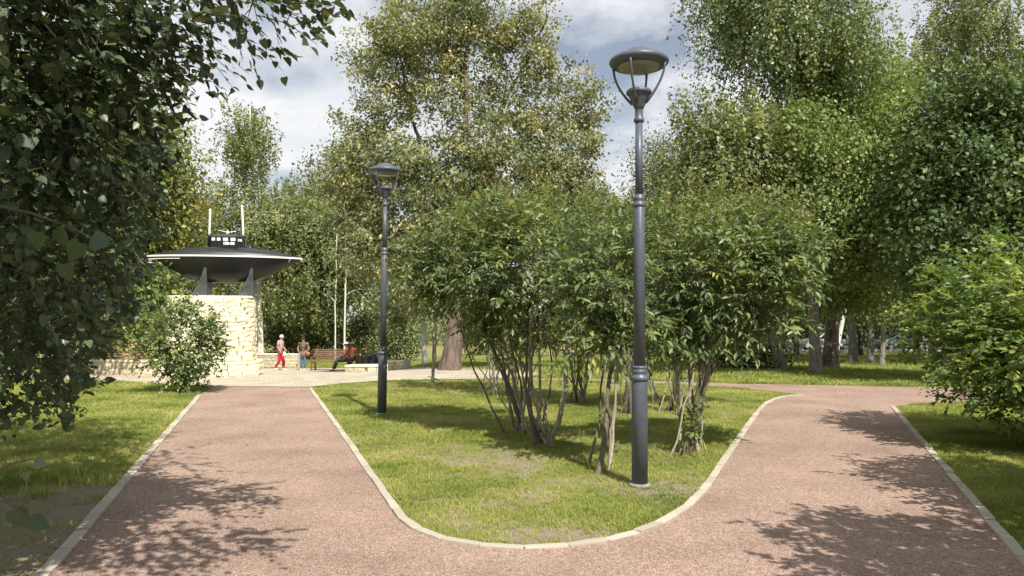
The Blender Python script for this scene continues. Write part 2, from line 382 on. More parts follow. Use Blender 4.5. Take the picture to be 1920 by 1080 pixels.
def kerb(name, line, step, width=.085, limit=None):
    root = empty(name); tag(root, kind='structure')
    Q = resample(line, step)
    for i in range(len(Q) - 1):
        a, c = Q[i], Q[i + 1]; m = (a + c) / 2; L = np.linalg.norm(c - a)
        if m[1] < 1.2: continue
        o = link('edging_stone', random.choice(stones), root, (m[0], m[1], .0 + random.uniform(-.004, .004)))
        o.rotation_euler = (random.uniform(-.012, .012), random.uniform(-.02, .02), math.atan2(c[1] - a[1], c[0] - a[0]) + random.uniform(-.006, .006))
        o.scale = (L - .003, width * random.uniform(.94, 1.04), .05)
    return root
kerb('path_kerb', K1, .5, .095); kerb('lawn_kerb', K2, .33, .078); kerb('lawn_kerb', K3, .5, .082)
kerb('plaza_kerb', [g2(583, 724), g2(640, 718), g2(716, 712.5), g2(800, 711)], .5, .08)
kerb('plaza_kerb', [np.array(p) for p in ((-1.9, 24.55), (-.6, 24.0))] + plaza_arc[::-1], .4, .1)

# ------------------------------------------------------------------ vegetation library
TPL = {
 'rhomb': (np.array([(0, 0, 0), (.34, .45, .09), (0, 1, 0), (-.34, .45, .09)]), np.array([(0, 1, 2), (0, 2, 3)])),
 'lance': (np.array([(0, 0, 0), (.15, .28, .06), (.16, .58, .03), (0, 1, -.2), (-.16, .58, .03), (-.15, .28, .06), (0, .5, -.01)]),
           np.array([(0, 1, 6), (1, 2, 6), (2, 3, 6), (3, 4, 6), (4, 5, 6), (5, 0, 6)])),
 'oval': (np.array([(0, 0, 0), (.24, .25, .07), (.27, .58, .05), (0, 1, -.12), (-.27, .58, .05), (-.24, .25, .07), (0, .45, -.01)]),
           np.array([(0, 1, 6), (1, 2, 6), (2, 3, 6), (3, 4, 6), (4, 5, 6), (5, 0, 6)])),
 'heart': (np.array([(0, 0, 0), (.30, -.08, .05), (.47, .20, .09), (.34, .60, .06), (0, 1.06, -.1), (-.34, .60, .06), (-.47, .20, .09), (-.30, -.08, .05), (0, .40, -.02), (.014, -.45, .06), (-.014, -.45, .06)]),
           np.array([(0, 1, 8), (1, 2, 8), (2, 3, 8), (3, 4, 8), (4, 5, 8), (5, 6, 8), (6, 7, 8), (7, 0, 8), (0, 9, 10)])),
}
def unit(a): return a / (np.linalg.norm(a, axis=-1, keepdims=True) + 1e-9)
def frames(axis, normal):
    a = unit(axis); s = unit(np.cross(a, normal)); n = np.cross(s, a); return s, a, n
def leaf_mesh(name, pos, axis, normal, size, rnd, tpl, mat):
    V, F = TPL[tpl]; s, a, n = frames(axis, normal)
    P = pos[:, None] + size[:, None, None] * (V[None, :, 0:1] * s[:, None] + V[None, :, 1:2] * a[:, None] + V[None, :, 2:3] * n[:, None])
    T = (np.arange(len(pos)) * len(V))[:, None, None] + F[None]
    return trimesh(name, P.reshape(-1, 3), T.reshape(-1, 3), mat, np.repeat(rnd, len(V)))
_single = {}
def single_leaf(tpl, mat, k):
    key = (tpl, mat.name, k)
    if key not in _single:
        V, F = TPL[tpl]; V = V.copy()
        V[:, 2] += .05 * (k - 1.5) * V[:, 1] ** 2
        _single[key] = trimesh('leaf', V, F, mat, np.full(len(V), .05 + .24 * k))
    return _single[key]
def pick_front(pos, size, K, cell=11.):
    u, v, d = project(pos); ok = np.where((u > -5) & (u < 1925) & (v > -5) & (v < 1085) & (d > .2))[0]
    if len(ok) == 0: return ok
    cid = (u[ok] // cell).astype(int) * 1000 + (v[ok] // cell).astype(int)
    o = np.lexsort((d[ok], cid)); ok, cid = ok[o], cid[o]
    first = np.r_[True, cid[1:] != cid[:-1]]; ok = ok[first]
    return ok[np.argsort(-size[ok] / d[ok])][:K]
def lobes_sample(rng, lobes, n, shell=2.4, floor=.25):
    wt = np.array([(l[6] if len(l) > 6 else 1.) * (l[3] * l[4] * l[5]) ** (2 / 3) for l in lobes]); wt /= wt.sum()
    out = []
    for l, k in zip(lobes, rng.multinomial(n, wt)):
        d = unit(rng.normal(size=(k, 3))); r = rng.random(k) ** (1 / shell)
        out.append(np.array(l[:3]) + d * r[:, None] * np.array(l[3:6]))
    P = np.concatenate(out); P[:, 2] = np.maximum(P[:, 2], floor + .3 * rng.random(len(P)) * (P[:, 2] < floor)); return P
def skeleton(rng, stems, targets, lift=.12, seg=.4, up=.7, tip=.012, pw=.46, rad=None, attach=.3, wob=.05):
    NM = sum(len(s) for s in stems) + sum(1 for _ in targets) * 14 + 50
    pos = np.zeros((NM, 3)); par = np.full(NM, -1); okn = np.zeros(NM); n = 0; stem_id = np.full(NM, -1)
    for si, s in enumerate(stems):
        for i, p in enumerate(s):
            pos[n] = p; par[n] = n - 1 if i else -1; okn[n] = 0 if i >= attach * (len(s) - 1) else 50; stem_id[n] = si; n += 1
    base = pos[:n].copy()
    d0 = np.array([np.min(np.linalg.norm(base - t, axis=1)) for t in targets])
    for ti in np.argsort(d0):
        t = targets[ti]; dv = pos[:n] - t; d = np.sqrt((dv ** 2).sum(1))
        cost = d + up * np.maximum(0, dv[:, 2]) + okn[:n]
        j = int(np.argmin(cost)); L = d[j]; k = int(min(13, max(1, math.ceil(L / seg))))
        if n + k >= NM: break
        a = pos[j].copy(); w_ = rng.normal(size=3) * wob * L
        pj = j
        for q in range(1, k + 1):
            f = q / k; p = a + (t - a) * f; h = 4 * f * (1 - f); p = p + h * w_; p[2] += h * lift * L
            pos[n] = p; par[n] = pj; pj = n; n += 1
    pos, par, stem_id = pos[:n], par[:n], stem_id[:n]
    wt = np.zeros(n); ch = [[] for _ in range(n)]
    for i in range(n):
        if par[i] >= 0: ch[par[i]].append(i)
    for i in range(n - 1, -1, -1):
        if not ch[i]: wt[i] += 1
        if par[i] >= 0: wt[par[i]] += wt[i]
    R = tip * wt ** pw
    if rad:
        st = 0
        for si, s in enumerate(stems):
            f = np.linspace(0, 1, len(s)); r0, r1 = rad[si]
            R[st:st + len(s)] = r0 + (r1 - r0) * f ** .8; st += len(s)
        for i in range(st, n): R[i] = min(R[i], .85 * R[par[i]])
    thick, thin = [], []
    starts = [i for i in range(n) if par[i] < 0]
    seen = list(starts); main = []
    while seen:
        i = seen.pop(); c = [i]
        while ch[c[-1]]:
            k = ch[c[-1]]
            same = [x for x in k if stem_id[x] >= 0 and stem_id[x] == stem_id[c[-1]]]
            m = same[0] if same else max(k, key=lambda x: wt[x])
            for x in k:
                if x != m: seen.append(x)
            c.append(m)
        first = i
        ids = ([par[i]] if par[i] >= 0 else []) + c
        P = pos[ids]; RR = R[ids].copy()
        if par[i] >= 0: RR[0] = RR[1]
        RR[-1] *= .6
        if len(ids) > 1: main.append((P, RR, stem_id[first] >= 0))
    return main, pos, R
def stem_line(base, top, n=10, wob=.04, rng=None, bow=(0, 0)):
    base, top = np.array(base, float), np.array(top, float); f = np.linspace(0, 1, n)[:, None]
    P = base + (top - base) * f; L = np.linalg.norm(top - base)
    if rng is not None:
        w1 = rng.normal(size=(n, 3)) * wob * L / n; w1[0] = 0; w1[:, 2] *= .2; P = P + np.cumsum(w1, 0) * f ** .5
    P[:, 0] += bow[0] * (4 * f * (1 - f))[:, 0]; P[:, 1] += bow[1] * (4 * f * (1 - f))[:, 0]
    return P
def flare(P, R, h, amt):
    return R * (1 + amt * np.exp(-(P[:, 2] - P[0, 2]) / h))
def sprig_leaves(rng, targets, centre, tw, per, L, droop=.3, spread=.12, size=(.1, .02), out=.7, fan=.75):
    """twigs at each target with leaves set alternately along them"""
    n = len(targets) * tw
    st = np.repeat(targets, tw, 0) + rng.normal(size=(n, 3)) * spread
    o = unit(st - centre); o[:, 2] *= .6
    d = unit(o * out + rng.normal(size=(n, 3)) * .55 + np.array((0, 0, .15)))
    ln = L * rng.uniform(.6, 1.3, n)
    t = (np.arange(per) + .5) / per
    P = st[:, None] + d[:, None] * (ln[:, None, None] * t[None, :, None]); P[:, :, 2] -= droop * ln[:, None] * t[None] ** 2
    side = unit(np.cross(d, np.array((0, 0, 1.)) + rng.normal(size=(n, 3)) * .25))
    sg = np.where(np.arange(per) % 2, 1., -1.)
    A = d[:, None] * .75 + side[:, None] * (sg[None, :, None] * fan) + rng.normal(size=(n, per, 3)) * .25; A[:, :, 2] -= droop
    A[:, -1] = d + rng.normal(size=(n, 3)) * .15
    Nn = np.array((0, 0, 1.)) + rng.normal(size=(n, per, 3)) * .38 + o[:, None] * .25
    sz = np.maximum(.3 * size[0], rng.normal(size[0], size[1], (n, per))) * (1 - .25 * t[None])
    rnd = np.clip(np.repeat(rng.normal(.45, .2, len(targets)), tw)[:, None] + rng.normal(0, .13, (n, per)), 0, 1)
    tws = np.stack([st, st + d * ln[:, None] * .5 - np.array((0, 0, 1.)) * (droop * ln * .25)[:, None], st + d * ln[:, None] - np.array((0, 0, 1.)) * (droop * ln)[:, None]], 1)
    return P.reshape(-1, 3), A.reshape(-1, 3), Nn.reshape(-1, 3), sz.ravel(), rnd.ravel(), tws
def cloud_leaves(rng, targets, centre, per, spread, size, droop=.4, hang=0.):
    n = len(targets) * per
    c = np.repeat(targets, per, 0)
    P = c + rng.normal(size=(n, 3)) * np.array(spread)
    if hang:
        P = c + rng.normal(size=(n, 3)) * np.array(spread) * .35
        sid = rng.integers(0, 3, n); so = rng.normal(size=(len(targets), 3, 3)) * np.array((spread[0], spread[1], spread[2] * .5)); ho = rng.uniform(.3, 1., (len(targets), 3)) * hang
        ti = np.repeat(np.arange(len(targets)), per); h = rng.random(n)
        P = P * 0 + c + so[ti, sid] + rng.normal(size=(n, 3)) * .07; P[:, 2] -= h * ho[ti, sid]
        P[:, :2] += (unit(c - centre)[:, :2]) * (.25 * np.sqrt(h) * ho[ti, sid])[:, None]
    o = unit(P - centre)
    cl = unit(P - c) if not hang else o
    A = o * .35 + rng.normal(size=(n, 3)) * .6; A[:, 2] -= droop
    Nn = o * .45 + cl * .45 + rng.normal(size=(n, 3)) * .40 + np.array((0, 0, .45))
    sz = np.maximum(size * .4, rng.normal(size, size * .3, n))
    rnd = np.clip(np.repeat(rng.normal(.45, .20, len(targets)), per) + rng.normal(0, .09, n), 0, 1)
    return P, A, Nn, sz, rnd
def crop_keep(A, keep): return [x[keep] for x in A]
def plant(name, label, cat, base, stems, rads, lobes, ntar, leafkind, leaf, mat, bark, seed, group=None, shell=2.4, single=0, skel={}, twigs=False, cut=None,
          trunk_name='trunk', flare_=0., extra_t=None, ksides=8, floor=.25, accents=None):
    """stems and lobes in world coordinates; the root stands at base"""
    rng = np.random.default_rng(seed); base = np.array(base, float)
    root = empty(name, base); tag(root, label, cat, group)
    lob = [tuple(l) for l in lobes]; T = lobes_sample(rng, lob, ntar, shell, floor + base[2])
    if extra_t is not None: T = np.concatenate([T, extra_t])
    if cut is not None: T = T[cut(T)]
    main, pos, R = skeleton(rng, stems, T, rad=rads, **skel)
    ctr = np.average(np.array([l[:3] for l in lob]), axis=0, weights=[l[3] * l[4] * l[5] for l in lob])
    tr = [(flare(P, r, .35, flare_) * 1., k) for (P, r, k) in main]
    big = []; small = []
    for (P, r, isst), (rf, _) in zip(main, tr):
        if isst: big.append((P - base, rf if flare_ else r, ksides))
        else: small.append((P - base, r, 5 if r.max() > .025 else 3))
    for bch in big:
        if len(big) == 1 or trunk_name == 'trunk':
            pass
    if trunk_name == 'trunk':
        V, F = tubes_tri(big); link('trunk', trimesh('trunk', V, F, bark, smooth_=True), root)
    else:
        for q in big:
            V, F = tubes_tri([q]); link(trunk_name, trimesh(trunk_name, V, F, B_pale if (name == 'lilac_shrub' and rng.random() < .45) else bark, smooth_=True), root)
    if leafkind == 'cloud': P, A, Nn, sz, rnd = cloud_leaves(rng, T, ctr, **leaf['a'])
    else:
        P, A, Nn, sz, rnd, tw = sprig_leaves(rng, T, ctr, **leaf['a'])
        if twigs:
            if leaf.get('keep') is not None: tw = tw[leaf['keep'](tw[:, 2]) & leaf['keep'](tw[:, 1])]
            for q in tw: small.append((q - base, np.array((.004, .003, .0015)), 3))
    if small:
        V, F = tubes_tri(small); o = link('branches', trimesh('branches', V, F, leaf.get('twig', bark), smooth_=True), root)
    keep = P[:, 2] > base[2] + .04
    P, A, Nn, sz, rnd = crop_keep((P, A, Nn, sz, rnd), keep)
    if leaf.get('keep') is not None:
        P, A, Nn, sz, rnd = crop_keep((P, A, Nn, sz, rnd), leaf['keep'](P))
    crown_name = 'crown'
    if single:
        pk = pick_front(P, sz, single)
        s, a, nn = frames(A[pk], Nn[pk])
        for i, j in enumerate(pk):
            o = link('leaf', single_leaf(leaf['t'], mat, min(3, int(rnd[j] * 4))), root)
            Mx = Matrix(((s[i][0], a[i][0], nn[i][0], P[j][0] - base[0]), (s[i][1], a[i][1], nn[i][1], P[j][1] - base[1]), (s[i][2], a[i][2], nn[i][2], P[j][2] - base[2]), (0, 0, 0, 1)))
            o.matrix_local = Mx @ Matrix.Scale(float(sz[j]), 4)
        k2 = np.ones(len(P), bool); k2[pk] = False
        P, A, Nn, sz, rnd = crop_keep((P, A, Nn, sz, rnd), k2)
    c = link(crown_name, leaf_mesh(crown_name, P - base, A, Nn, sz, rnd, leaf['t'], mat), root); c['kind'] = 'stuff'
    if accents is not None:
        am, frac, asz, nper, cond = accents
        cand = T[cond(T)]; cand = cand[rng.random(len(cand)) < frac]
        if len(cand):
            o = unit(cand - ctr) * .16 + np.array((0, 0, .12))
            n = len(cand) * nper; h = rng.random(n)
            PP = np.repeat(cand + o, nper, 0) + rng.normal(size=(n, 3)) * np.array((.035, .035, .02)); PP[:, 2] += h * .22
            q = link('seed_heads', leaf_mesh('seed_heads', PP - base, rng.normal(size=(n, 3)), rng.normal(size=(n, 3)), np.full(n, asz), rng.random(n), 'rhomb', am), root); q['kind'] = 'stuff'
    return root

# foliage and bark materials
L_linden = leafmat('linden leaf', [(0, (0.038, 0.067, 0.028)), (0.5, (0.068, 0.105, 0.046)), (0.85, (0.114, 0.15, 0.064)), (1, (0.19, 0.194, 0.08))], .42, .13, None, .45)
L_shrub = leafmat('lilac leaf', [(0, (0.087, 0.135, 0.056)), (0.5, (0.157, 0.214, 0.078)), (0.85, (0.256, 0.294, 0.098)), (1, (0.461, 0.415, 0.127))], .42, .28)
L_rshrub = leafmat('dogwood leaf', [(0, (0.091, 0.156, 0.044)), (0.5, (0.174, 0.249, 0.066)), (0.8, (0.307, 0.36, 0.089)), (1, (0.453, 0.462, 0.123))], .45, .32)
L_olive = leafmat('drying poplar leaf', [(0, (0.105, 0.136, 0.065)), (0.4, (0.22, 0.243, 0.117)), (0.75, (0.383, 0.368, 0.181)), (1, (0.536, 0.439, 0.218))], .42, .30)
L_birch = leafmat('birch leaf', [(0, (0.103, 0.14, 0.056)), (0.5, (0.2, 0.234, 0.086)), (1, (0.358, 0.363, 0.139))], .45, .32)
L_birch_d = leafmat('dark birch leaf', [(0, (0.088, 0.132, 0.058)), (0.5, (0.171, 0.219, 0.09)), (1, (0.323, 0.341, 0.142))], .42, .28)
L_maple = leafmat('elm leaf', [(0, (0.097, 0.147, 0.045)), (0.5, (0.185, 0.251, 0.076)), (1, (0.354, 0.393, 0.115))], .42, .32)
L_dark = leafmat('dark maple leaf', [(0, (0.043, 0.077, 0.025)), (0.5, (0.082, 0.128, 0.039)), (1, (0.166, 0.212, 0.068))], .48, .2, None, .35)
L_yellow = leafmat('yellowing leaf', [(0, (0.086, 0.12, 0.034)), (0.45, (0.172, 0.202, 0.052)), (0.75, (0.315, 0.299, 0.068)), (1, (0.515, 0.404, 0.086))], .45, .34)
L_under = leafmat('undergrowth leaf', [(0, (0.079, 0.11, 0.044)), (0.5, (0.154, 0.18, 0.072)), (1, (0.273, 0.271, 0.11))], .5, .28)
L_lime = leafmat('fresh lime leaf', [(0, (.13, .19, .03)), (1, (.26, .30, .05))], .45, .4)
L_seed = leafmat('seed head', [(0, (.20, .17, .04)), (1, (.34, .28, .07))], .6, .3)
B_grey = barkmat('grey shrub bark', (.055, .046, .036), (.19, .16, .12), (20, 20, 5), .8, ((.36, .33, .26), (14, 14, 7), .60))
B_pale = barkmat('pale stem bark', (.18, .155, .12), (.42, .37, .28), (20, 20, 6), .5)
B_dark = barkmat('dark bark', (.035, .028, .022), (.12, .10, .08))
B_brown = barkmat('furrowed brown bark', (.045, .032, .025), (.22, .165, .13), (7, 7, 1.1), 1.)
B_birch = barkmat('birch bark', (.50, .48, .43), (.74, .72, .66), (4, 4, 9), .2, ((.05, .045, .04), (5, 5, 16), .60))
B_birch_old = barkmat('old birch bark', (.12, .108, .09), (.30, .275, .235), (9, 9, 3), .7, ((.03, .025, .02), (7, 7, 5), .58))
B_yellow = barkmat('peeled yellow wood', (.40, .27, .08), (.60, .42, .15), (20, 20, 3), .4)

# ------------------------------------------------------------------ submarine monument
M_black = plain('gloss black paint', (.007, .007, .008), .3, var=.3, scale=3)
M_deck = plain('weathered deck paint', (.020, .021, .024), .45, var=.25, scale=5)
M_white = plain('white paint', (.80, .80, .77), .5, var=.05)
M_steel = plain('grey steel', (.085, .09, .095), .4, .2, var=.3, scale=6)
MON = at(421, 700, 21.95); MON[2] = 0.
RZ = math.radians(13.)
def mloc(p): return Vector((MON[0], MON[1], 0)) + Matrix.Rotation(RZ, 3, 'Z') @ Vector(p)
# pedestal of rough limestone blocks
def block_mesh(i, mat, nx=4, nz=3, amp=.16):
    r = random.Random(i * 13 + 5); vs = []; fs = []
    for a in range(nz + 1):
        for c in range(nx + 1):
            x = -.5 + c / nx; z = -.5 + a / nz; edge = a in (0, nz) or c in (0, nx)
            jx = r.uniform(-.05, .05) if 0 < c < nx else r.uniform(-.012, .0) * (1 if c else -1)
            jz = r.uniform(-.07, .07) if 0 < a < nz else 0
            y = -.5 + (r.uniform(.0, .06) if edge else -r.uniform(-.04, amp * .9))
            vs.append((x + jx, y, z + jz))
    w = nx + 1
    for a in range(nz):
        for c in range(nx): fs.append((a * w + c, a * w + c + 1, (a + 1) * w + c + 1, (a + 1) * w + c))
    o = len(vs); vs += [(-.5, .5, -.5), (.5, .5, -.5), (.5, .5, .5), (-.5, .5, .5)]
    bl, br_, tr_, tl = 0, nx, nz * w + nx, nz * w
    fs += [tuple([o, o + 1] + list(range(br_, bl - 1, -1))), tuple([o + 3, o + 2][::-1] + list(range(tl, tr_ + 1)))[::-1] if False else tuple([o + 2, o + 3] + list(range(tl, tr_ + 1)))]
    fs += [tuple([o + 3, o] + [a * w for a in range(nz + 1)]), tuple([o + 1, o + 2] + [a * w + nx for a in range(nz, -1, -1)])]
    b = MB(); b.add(vs, fs); me = b.mesh('block', mat)
    bm = bmesh.new(); bm.from_mesh(me); bmesh.ops.recalc_face_normals(bm, faces=bm.faces); bm.to_mesh(me); bm.free(); return me
BLK = [block_mesh(i, M_block) for i in range(7)]
def sup(a, hw, hd, e=5.):
    c, s = math.cos(a), math.sin(a)
    r = (abs(c / 1.) ** e + abs(s) ** e) ** (-1 / e); return np.array((hw * c * r, hd * s * r))
def prism(hw, hd, z0, z1, e=5., k=48, bulge=0.):
    vs = []; 
    for z, s in ((z0, 1.), (z1, 1.)):
        for i in range(k):
            p = sup(2 * math.pi * i / k, hw, hd, e); vs.append((p[0], p[1], z))
    fs = [(i, (i + 1) % k, k + (i + 1) % k, k + i) for i in range(k)] + [tuple(range(k - 1, -1, -1)), tuple(range(k, 2 * k))]
    b = MB(); b.add(vs, fs); return b
def course_ring(root, hw, hd, z0, h, e, lens, thick, rnd):
    A = np.linspace(0, 2 * math.pi, 721); P = np.array([sup(a, hw, hd, e) for a in A])
    d = np.r_[0, np.cumsum(np.linalg.norm(np.diff(P, axis=0), axis=1))]; s = rnd.uniform(0, lens[1]); end = s + d[-1]
    while s < end - .05:
        L = min(rnd.uniform(*lens), end - s); 
        if end - s - L < lens[0] * .6: L = end - s
        m = (s + L / 2) % d[-1]; a0 = (s + .02) % d[-1]; a1 = (s + L - .02) % d[-1]
        p = np.array((np.interp(m, d, P[:, 0]), np.interp(m, d, P[:, 1])))
        q0 = np.array((np.interp(a0, d, P[:, 0]), np.interp(a0, d, P[:, 1]))); q1 = np.array((np.interp(a1, d, P[:, 0]), np.interp(a1, d, P[:, 1])))
        t = q1 - q0; cl = (q0 + q1) / 2; p = (p + cl) / 2
        o = link('block', rnd.choice(BLK), root, (p[0], p[1], z0 + h / 2)); o.rotation_euler = (0, 0, math.atan2(t[1], t[0]))
        o.scale = (min(L, np.linalg.norm(t) + .04) - .003, thick * rnd.uniform(.92, 1.1), h - .003); s += L
rnd_ = random.Random(3)
ped = empty('stone_pedestal', mloc((-.34, 0, 0)), RZ)
tag(ped, 'tall yellow limestone block pedestal with low curved step carrying the black submarine', 'pedestal')
PW, PD, PH = 1.12, .60, 2.27
prism(PW - .05, PD - .05, .016, PH, 5).build('core', M_mortar, ped)
nco = 13; ch = (PH - .44) / nco
for i in range(nco): course_ring(ped, PW, PD, .44 + i * ch, ch, 5, (.28, .50), .16, rnd_)
prism(PW + .07, PD + .07, PH, PH + .07, 5).build('cap_slab', plain('limestone slab', (.72, .66, .48), .85, var=.1, bmp=.3), ped, bev=.012)
prism(1.30, .94, .016, .36, 3.2).build('step_core', M_mortar, ped)
course_ring(ped, 1.36, 1.0, .016, .13, 3.2, (.34, .6), .16, rnd_); course_ring(ped, 1.35, .99, .146, .21, 3.2, (.34, .6), .16, rnd_)
prism(1.42, 1.06, .36, .43, 3.2).build('step_slab', plain('limestone step slab', (.70, .63, .45), .88, var=.12, bmp=.3), ped, bev=.012)

sub = empty('submarine', mloc((0, 0, PH + .07)), RZ); PZ = PH + .07
tag(sub, 'black miniature submarine with white stripe and two white masts mounted on pedestal', 'submarine')
SL, ZS = 2.18, 3.50 - PZ
def hull_top(s): return .27 * max(0, 1 - abs(s) ** 2.0) ** .8
def hull_bot(s):
    q = max(0, 1 - abs(s)) / .64; e = .77 * (q if q < .7 else .7 + .3 * (1 - math.exp(-(q - .7) / .3 * 1.15)))
    return max(e, .14 * (1 if s < -.9 else 0))
def beam(s): return .60 * max(0, 1 - abs(s) ** 2.3) ** .75
hb = MB(); st = list(np.linspace(-1, 1, 49)); rings = []
def hull_ring(s, top):
    bw = max(beam(s), .01); pts = []
    for i in range(13):
        a = math.pi * i / 12
        if top: y = bw * .985 * math.cos(a); z = max(hull_top(s), .008) * math.sin(a) ** .8
        else: y = bw * math.copysign(abs(math.cos(a)) ** .85, math.cos(a)); z = -max(hull_bot(s), .01) * min(1, 1.18 * math.sin(a) ** 1.05)
        pts.append((s * SL, y, ZS + z))
    return pts
def loft(rings, cap=True):
    k = len(rings[0]); vs = [p for r in rings for p in r]; fs = []
    for j in range(len(rings) - 1):
        for i in range(k - 1): fs.append((j * k + i, j * k + i + 1, (j + 1) * k + i + 1, (j + 1) * k + i))
    if cap: fs += [tuple(range(k)), tuple(range((len(rings) - 1) * k, len(rings) * k))]
    return vs, fs
def fixn(o):
    bm = bmesh.new(); bm.from_mesh(o.data); bmesh.ops.remove_doubles(bm, verts=bm.verts, dist=1e-5); bmesh.ops.recalc_face_normals(bm, faces=bm.faces); bm.to_mesh(o.data); bm.free(); return o
fixn(MB().add(*loft([hull_ring(s, False) for s in st]), True).build('hull', M_black, sub))
fixn(MB().add(*loft([[(p[0], p[1], p[2] + .002) for p in hull_ring(s, True)] for s in st]), True).build('deck', M_deck, sub))
# raised casing along the deck
cs = []
for s in np.linspace(-.72, .8, 18):
    w_ = .24 * (1 - (abs(s - .04) / .80) ** 3) + .01; t = hull_top(s) * .80; h = .075 * (1 - (abs(s - .04) / .80) ** 2.5)
    cs.append([(s * SL, w_, ZS + t - .05), (s * SL, w_ * .85, ZS + t + h * .7 + .03), (s * SL, 0, ZS + t + h + .035), (s * SL, -w_ * .85, ZS + t + h * .7 + .03), (s * SL, -w_, ZS + t - .05)])
fixn(MB().add(*loft(cs), True).build('casing', M_deck, sub))
for sd in (-1, 1):
    rr = []
    for s in st:
        bw = beam(s) + .006; x = s * SL * 1.004
        rr.append([(x, sd * (bw + .012), ZS + .024), (x, sd * (bw + .012), ZS - .022), (x, sd * (bw - .03), ZS - .022), (x, sd * (bw - .03), ZS + .024), (x, sd * (bw + .012), ZS + .024)])
    fixn(MB().add(*loft(rr), False).build('stripe', M_white, sub))
    rr = []
    for s in np.linspace(-.985, -.55, 12):
        f = abs(math.cos(math.asin(.16 ** (1 / 1.15)))); bw = beam(s) * .985
        x = s * SL; zq = ZS - .085
        rr.append([(x, sd * (bw + .012), zq + .009), (x, sd * (bw + .012), zq - .009), (x, sd * (bw - .05), zq - .009), (x, sd * (bw - .05), zq + .009), (x, sd * (bw + .012), zq + .009)])
    fixn(MB().add(*loft(rr), True).build('stern_stripe', M_white, sub))
    for k in range(6):
        s = .845 - .012 * k; dz = -.05 - .036 * k; hbm = hull_bot(s); sn = min(1, abs(dz) / hbm) ** (1 / 1.15); y = beam(s) * abs(math.sqrt(max(0, 1 - sn * sn))) ** .85
        MB().box((s * SL, sd * (y + .004), ZS + dz), (.028, .02, .013)).build('draft_mark', M_white, sub)
fin = MB()
for sd in (-1, 1): fin.bar((-2.06, sd * .05, ZS - .2), (-2.06, sd * .45, ZS - .21), .2, .02)
fin.build('stern_plane', M_white, sub)
fixn(MB().add([(-2.14, -.02, ZS + .04), (-2.14, .02, ZS + .04), (-1.9, .02, ZS + .04), (-1.9, -.02, ZS + .04), (-2.17, -.02, ZS - .26), (-2.17, .02, ZS - .26), (-1.95, .02, ZS - .26), (-1.95, -.02, ZS - .26)],
        [(0, 1, 2, 3), (4, 5, 6, 7), (0, 1, 5, 4), (1, 2, 6, 5), (2, 3, 7, 6), (3, 0, 4, 7)]).build('rudder', M_black, sub))
# conning tower, faceted
T0, T1z = ZS + .235, ZS + .61
def tring(z, sc): 
    pl = [(-.48, -.12), (-.40, -.20), (.30, -.235), (.46, -.15), (.50, 0), (.46, .15), (.30, .235), (-.40, .20), (-.48, .12)]
    return [(x * sc, y * sc, z) for x, y in pl]
tw = fixn(MB().add(*loft([tring(T0, 1.03) + [tring(T0, 1.03)[0]], tring(T1z, 1.) + [tring(T1z, 1.)[0]]])).build('conning_tower', M_black, sub))
MB().add(*loft([tring(T1z, 1.) + [tring(T1z, 1.)[0]], tring(T1z + .05, .86) + [tring(T1z + .05, .86)[0]], tring(T1z + .085, .5) + [tring(T1z + .085, .5)[0]]])).build('tower_roof', M_deck, sub)
M_pane = plain('white painted pane', (.82, .82, .78), .35, var=.04)
def on_face(a, b, f, z, wd, ht, sd):
    a = Vector((a[0], a[1] * sd, 0)); b = Vector((b[0], b[1] * sd, 0)); t = (b - a).normalized(); c = a.lerp(b, f)
    nrm = Vector((t.y, -t.x, 0)) * (1 if sd > 0 else -1)
    return c + nrm * .008 + Vector((0, 0, z)), math.atan2(t.y, t.x)
zwin = ZS + .525
for sd in (1, -1):
    for f in (.09, .30, .57, .87):
        p, r = on_face((-.405, -.202), (.305, -.238), f, zwin, 0, 0, sd); q = MB(); q.box((0, 0, 0), (.135 if f > .4 else .095, .02, .085)); o = q.build('window', M_pane, tw, p); o.rotation_euler = (0, 0, r)
    for f in (.35, .72):
        p, r = on_face((.305, -.238), (.465, -.152), f, zwin - .02, 0, 0, sd); q = MB(); q.box((0, 0, 0), (.042, .02, .07)); o = q.build('window', M_pane, tw, p); o.rotation_euler = (0, 0, r)
tx = bpy.data.curves.new('number', 'FONT'); tx.body = '180-08'; tx.size = .115; tx.extrude = .004; tx.align_x = 'CENTER'; tx.offset = .006
to = bpy.data.objects.new('number', tx); COL.objects.link(to); bpy.context.view_layer.update()
tme = bpy.data.meshes.new_from_object(to.evaluated_get(bpy.context.evaluated_depsgraph_get())); bpy.data.objects.remove(to)
tme.materials.clear(); tme.materials.append(M_white)
p, r = on_face((-.405, -.202), (.305, -.238), .70, ZS + .365, 0, 0, 1)
to = link('number', tme, tw, p + Vector((0, -.008, 0))); to.rotation_euler = (math.pi / 2, 0, r); to['label'] = 'white painted number 180-08'
def mast(x, y, h, lean, name, caps):
    b = MB(); b.tube([(x, y, T0 + .1), (x + lean * .1, y, T1z + .05)], [.05, .05], 10); b.build('mast_socket', M_black, sub)
    b = MB(); top = T1z + h; z0 = T1z + .02
    P = [(x + lean * f, y, z0 + (top - z0) * f) for f in np.linspace(0, 1, 8)]
    b.tube(P, .031, 10)
    for f in caps:
        c = (x + lean * f, y, z0 + (top - z0) * f); b.tube([(c[0], c[1], c[2] - .012), (c[0], c[1], c[2] + .012)], .038, 10)
    b.ell((x + lean, y, top + .01), (.045, .045, .05), 10, 6); b.build(name, M_white, sub)
mast(-.49, 0, .78, .01, 'periscope', (.6, .82)); mast(.47, 0, .92, -.05, 'radio_mast', ())
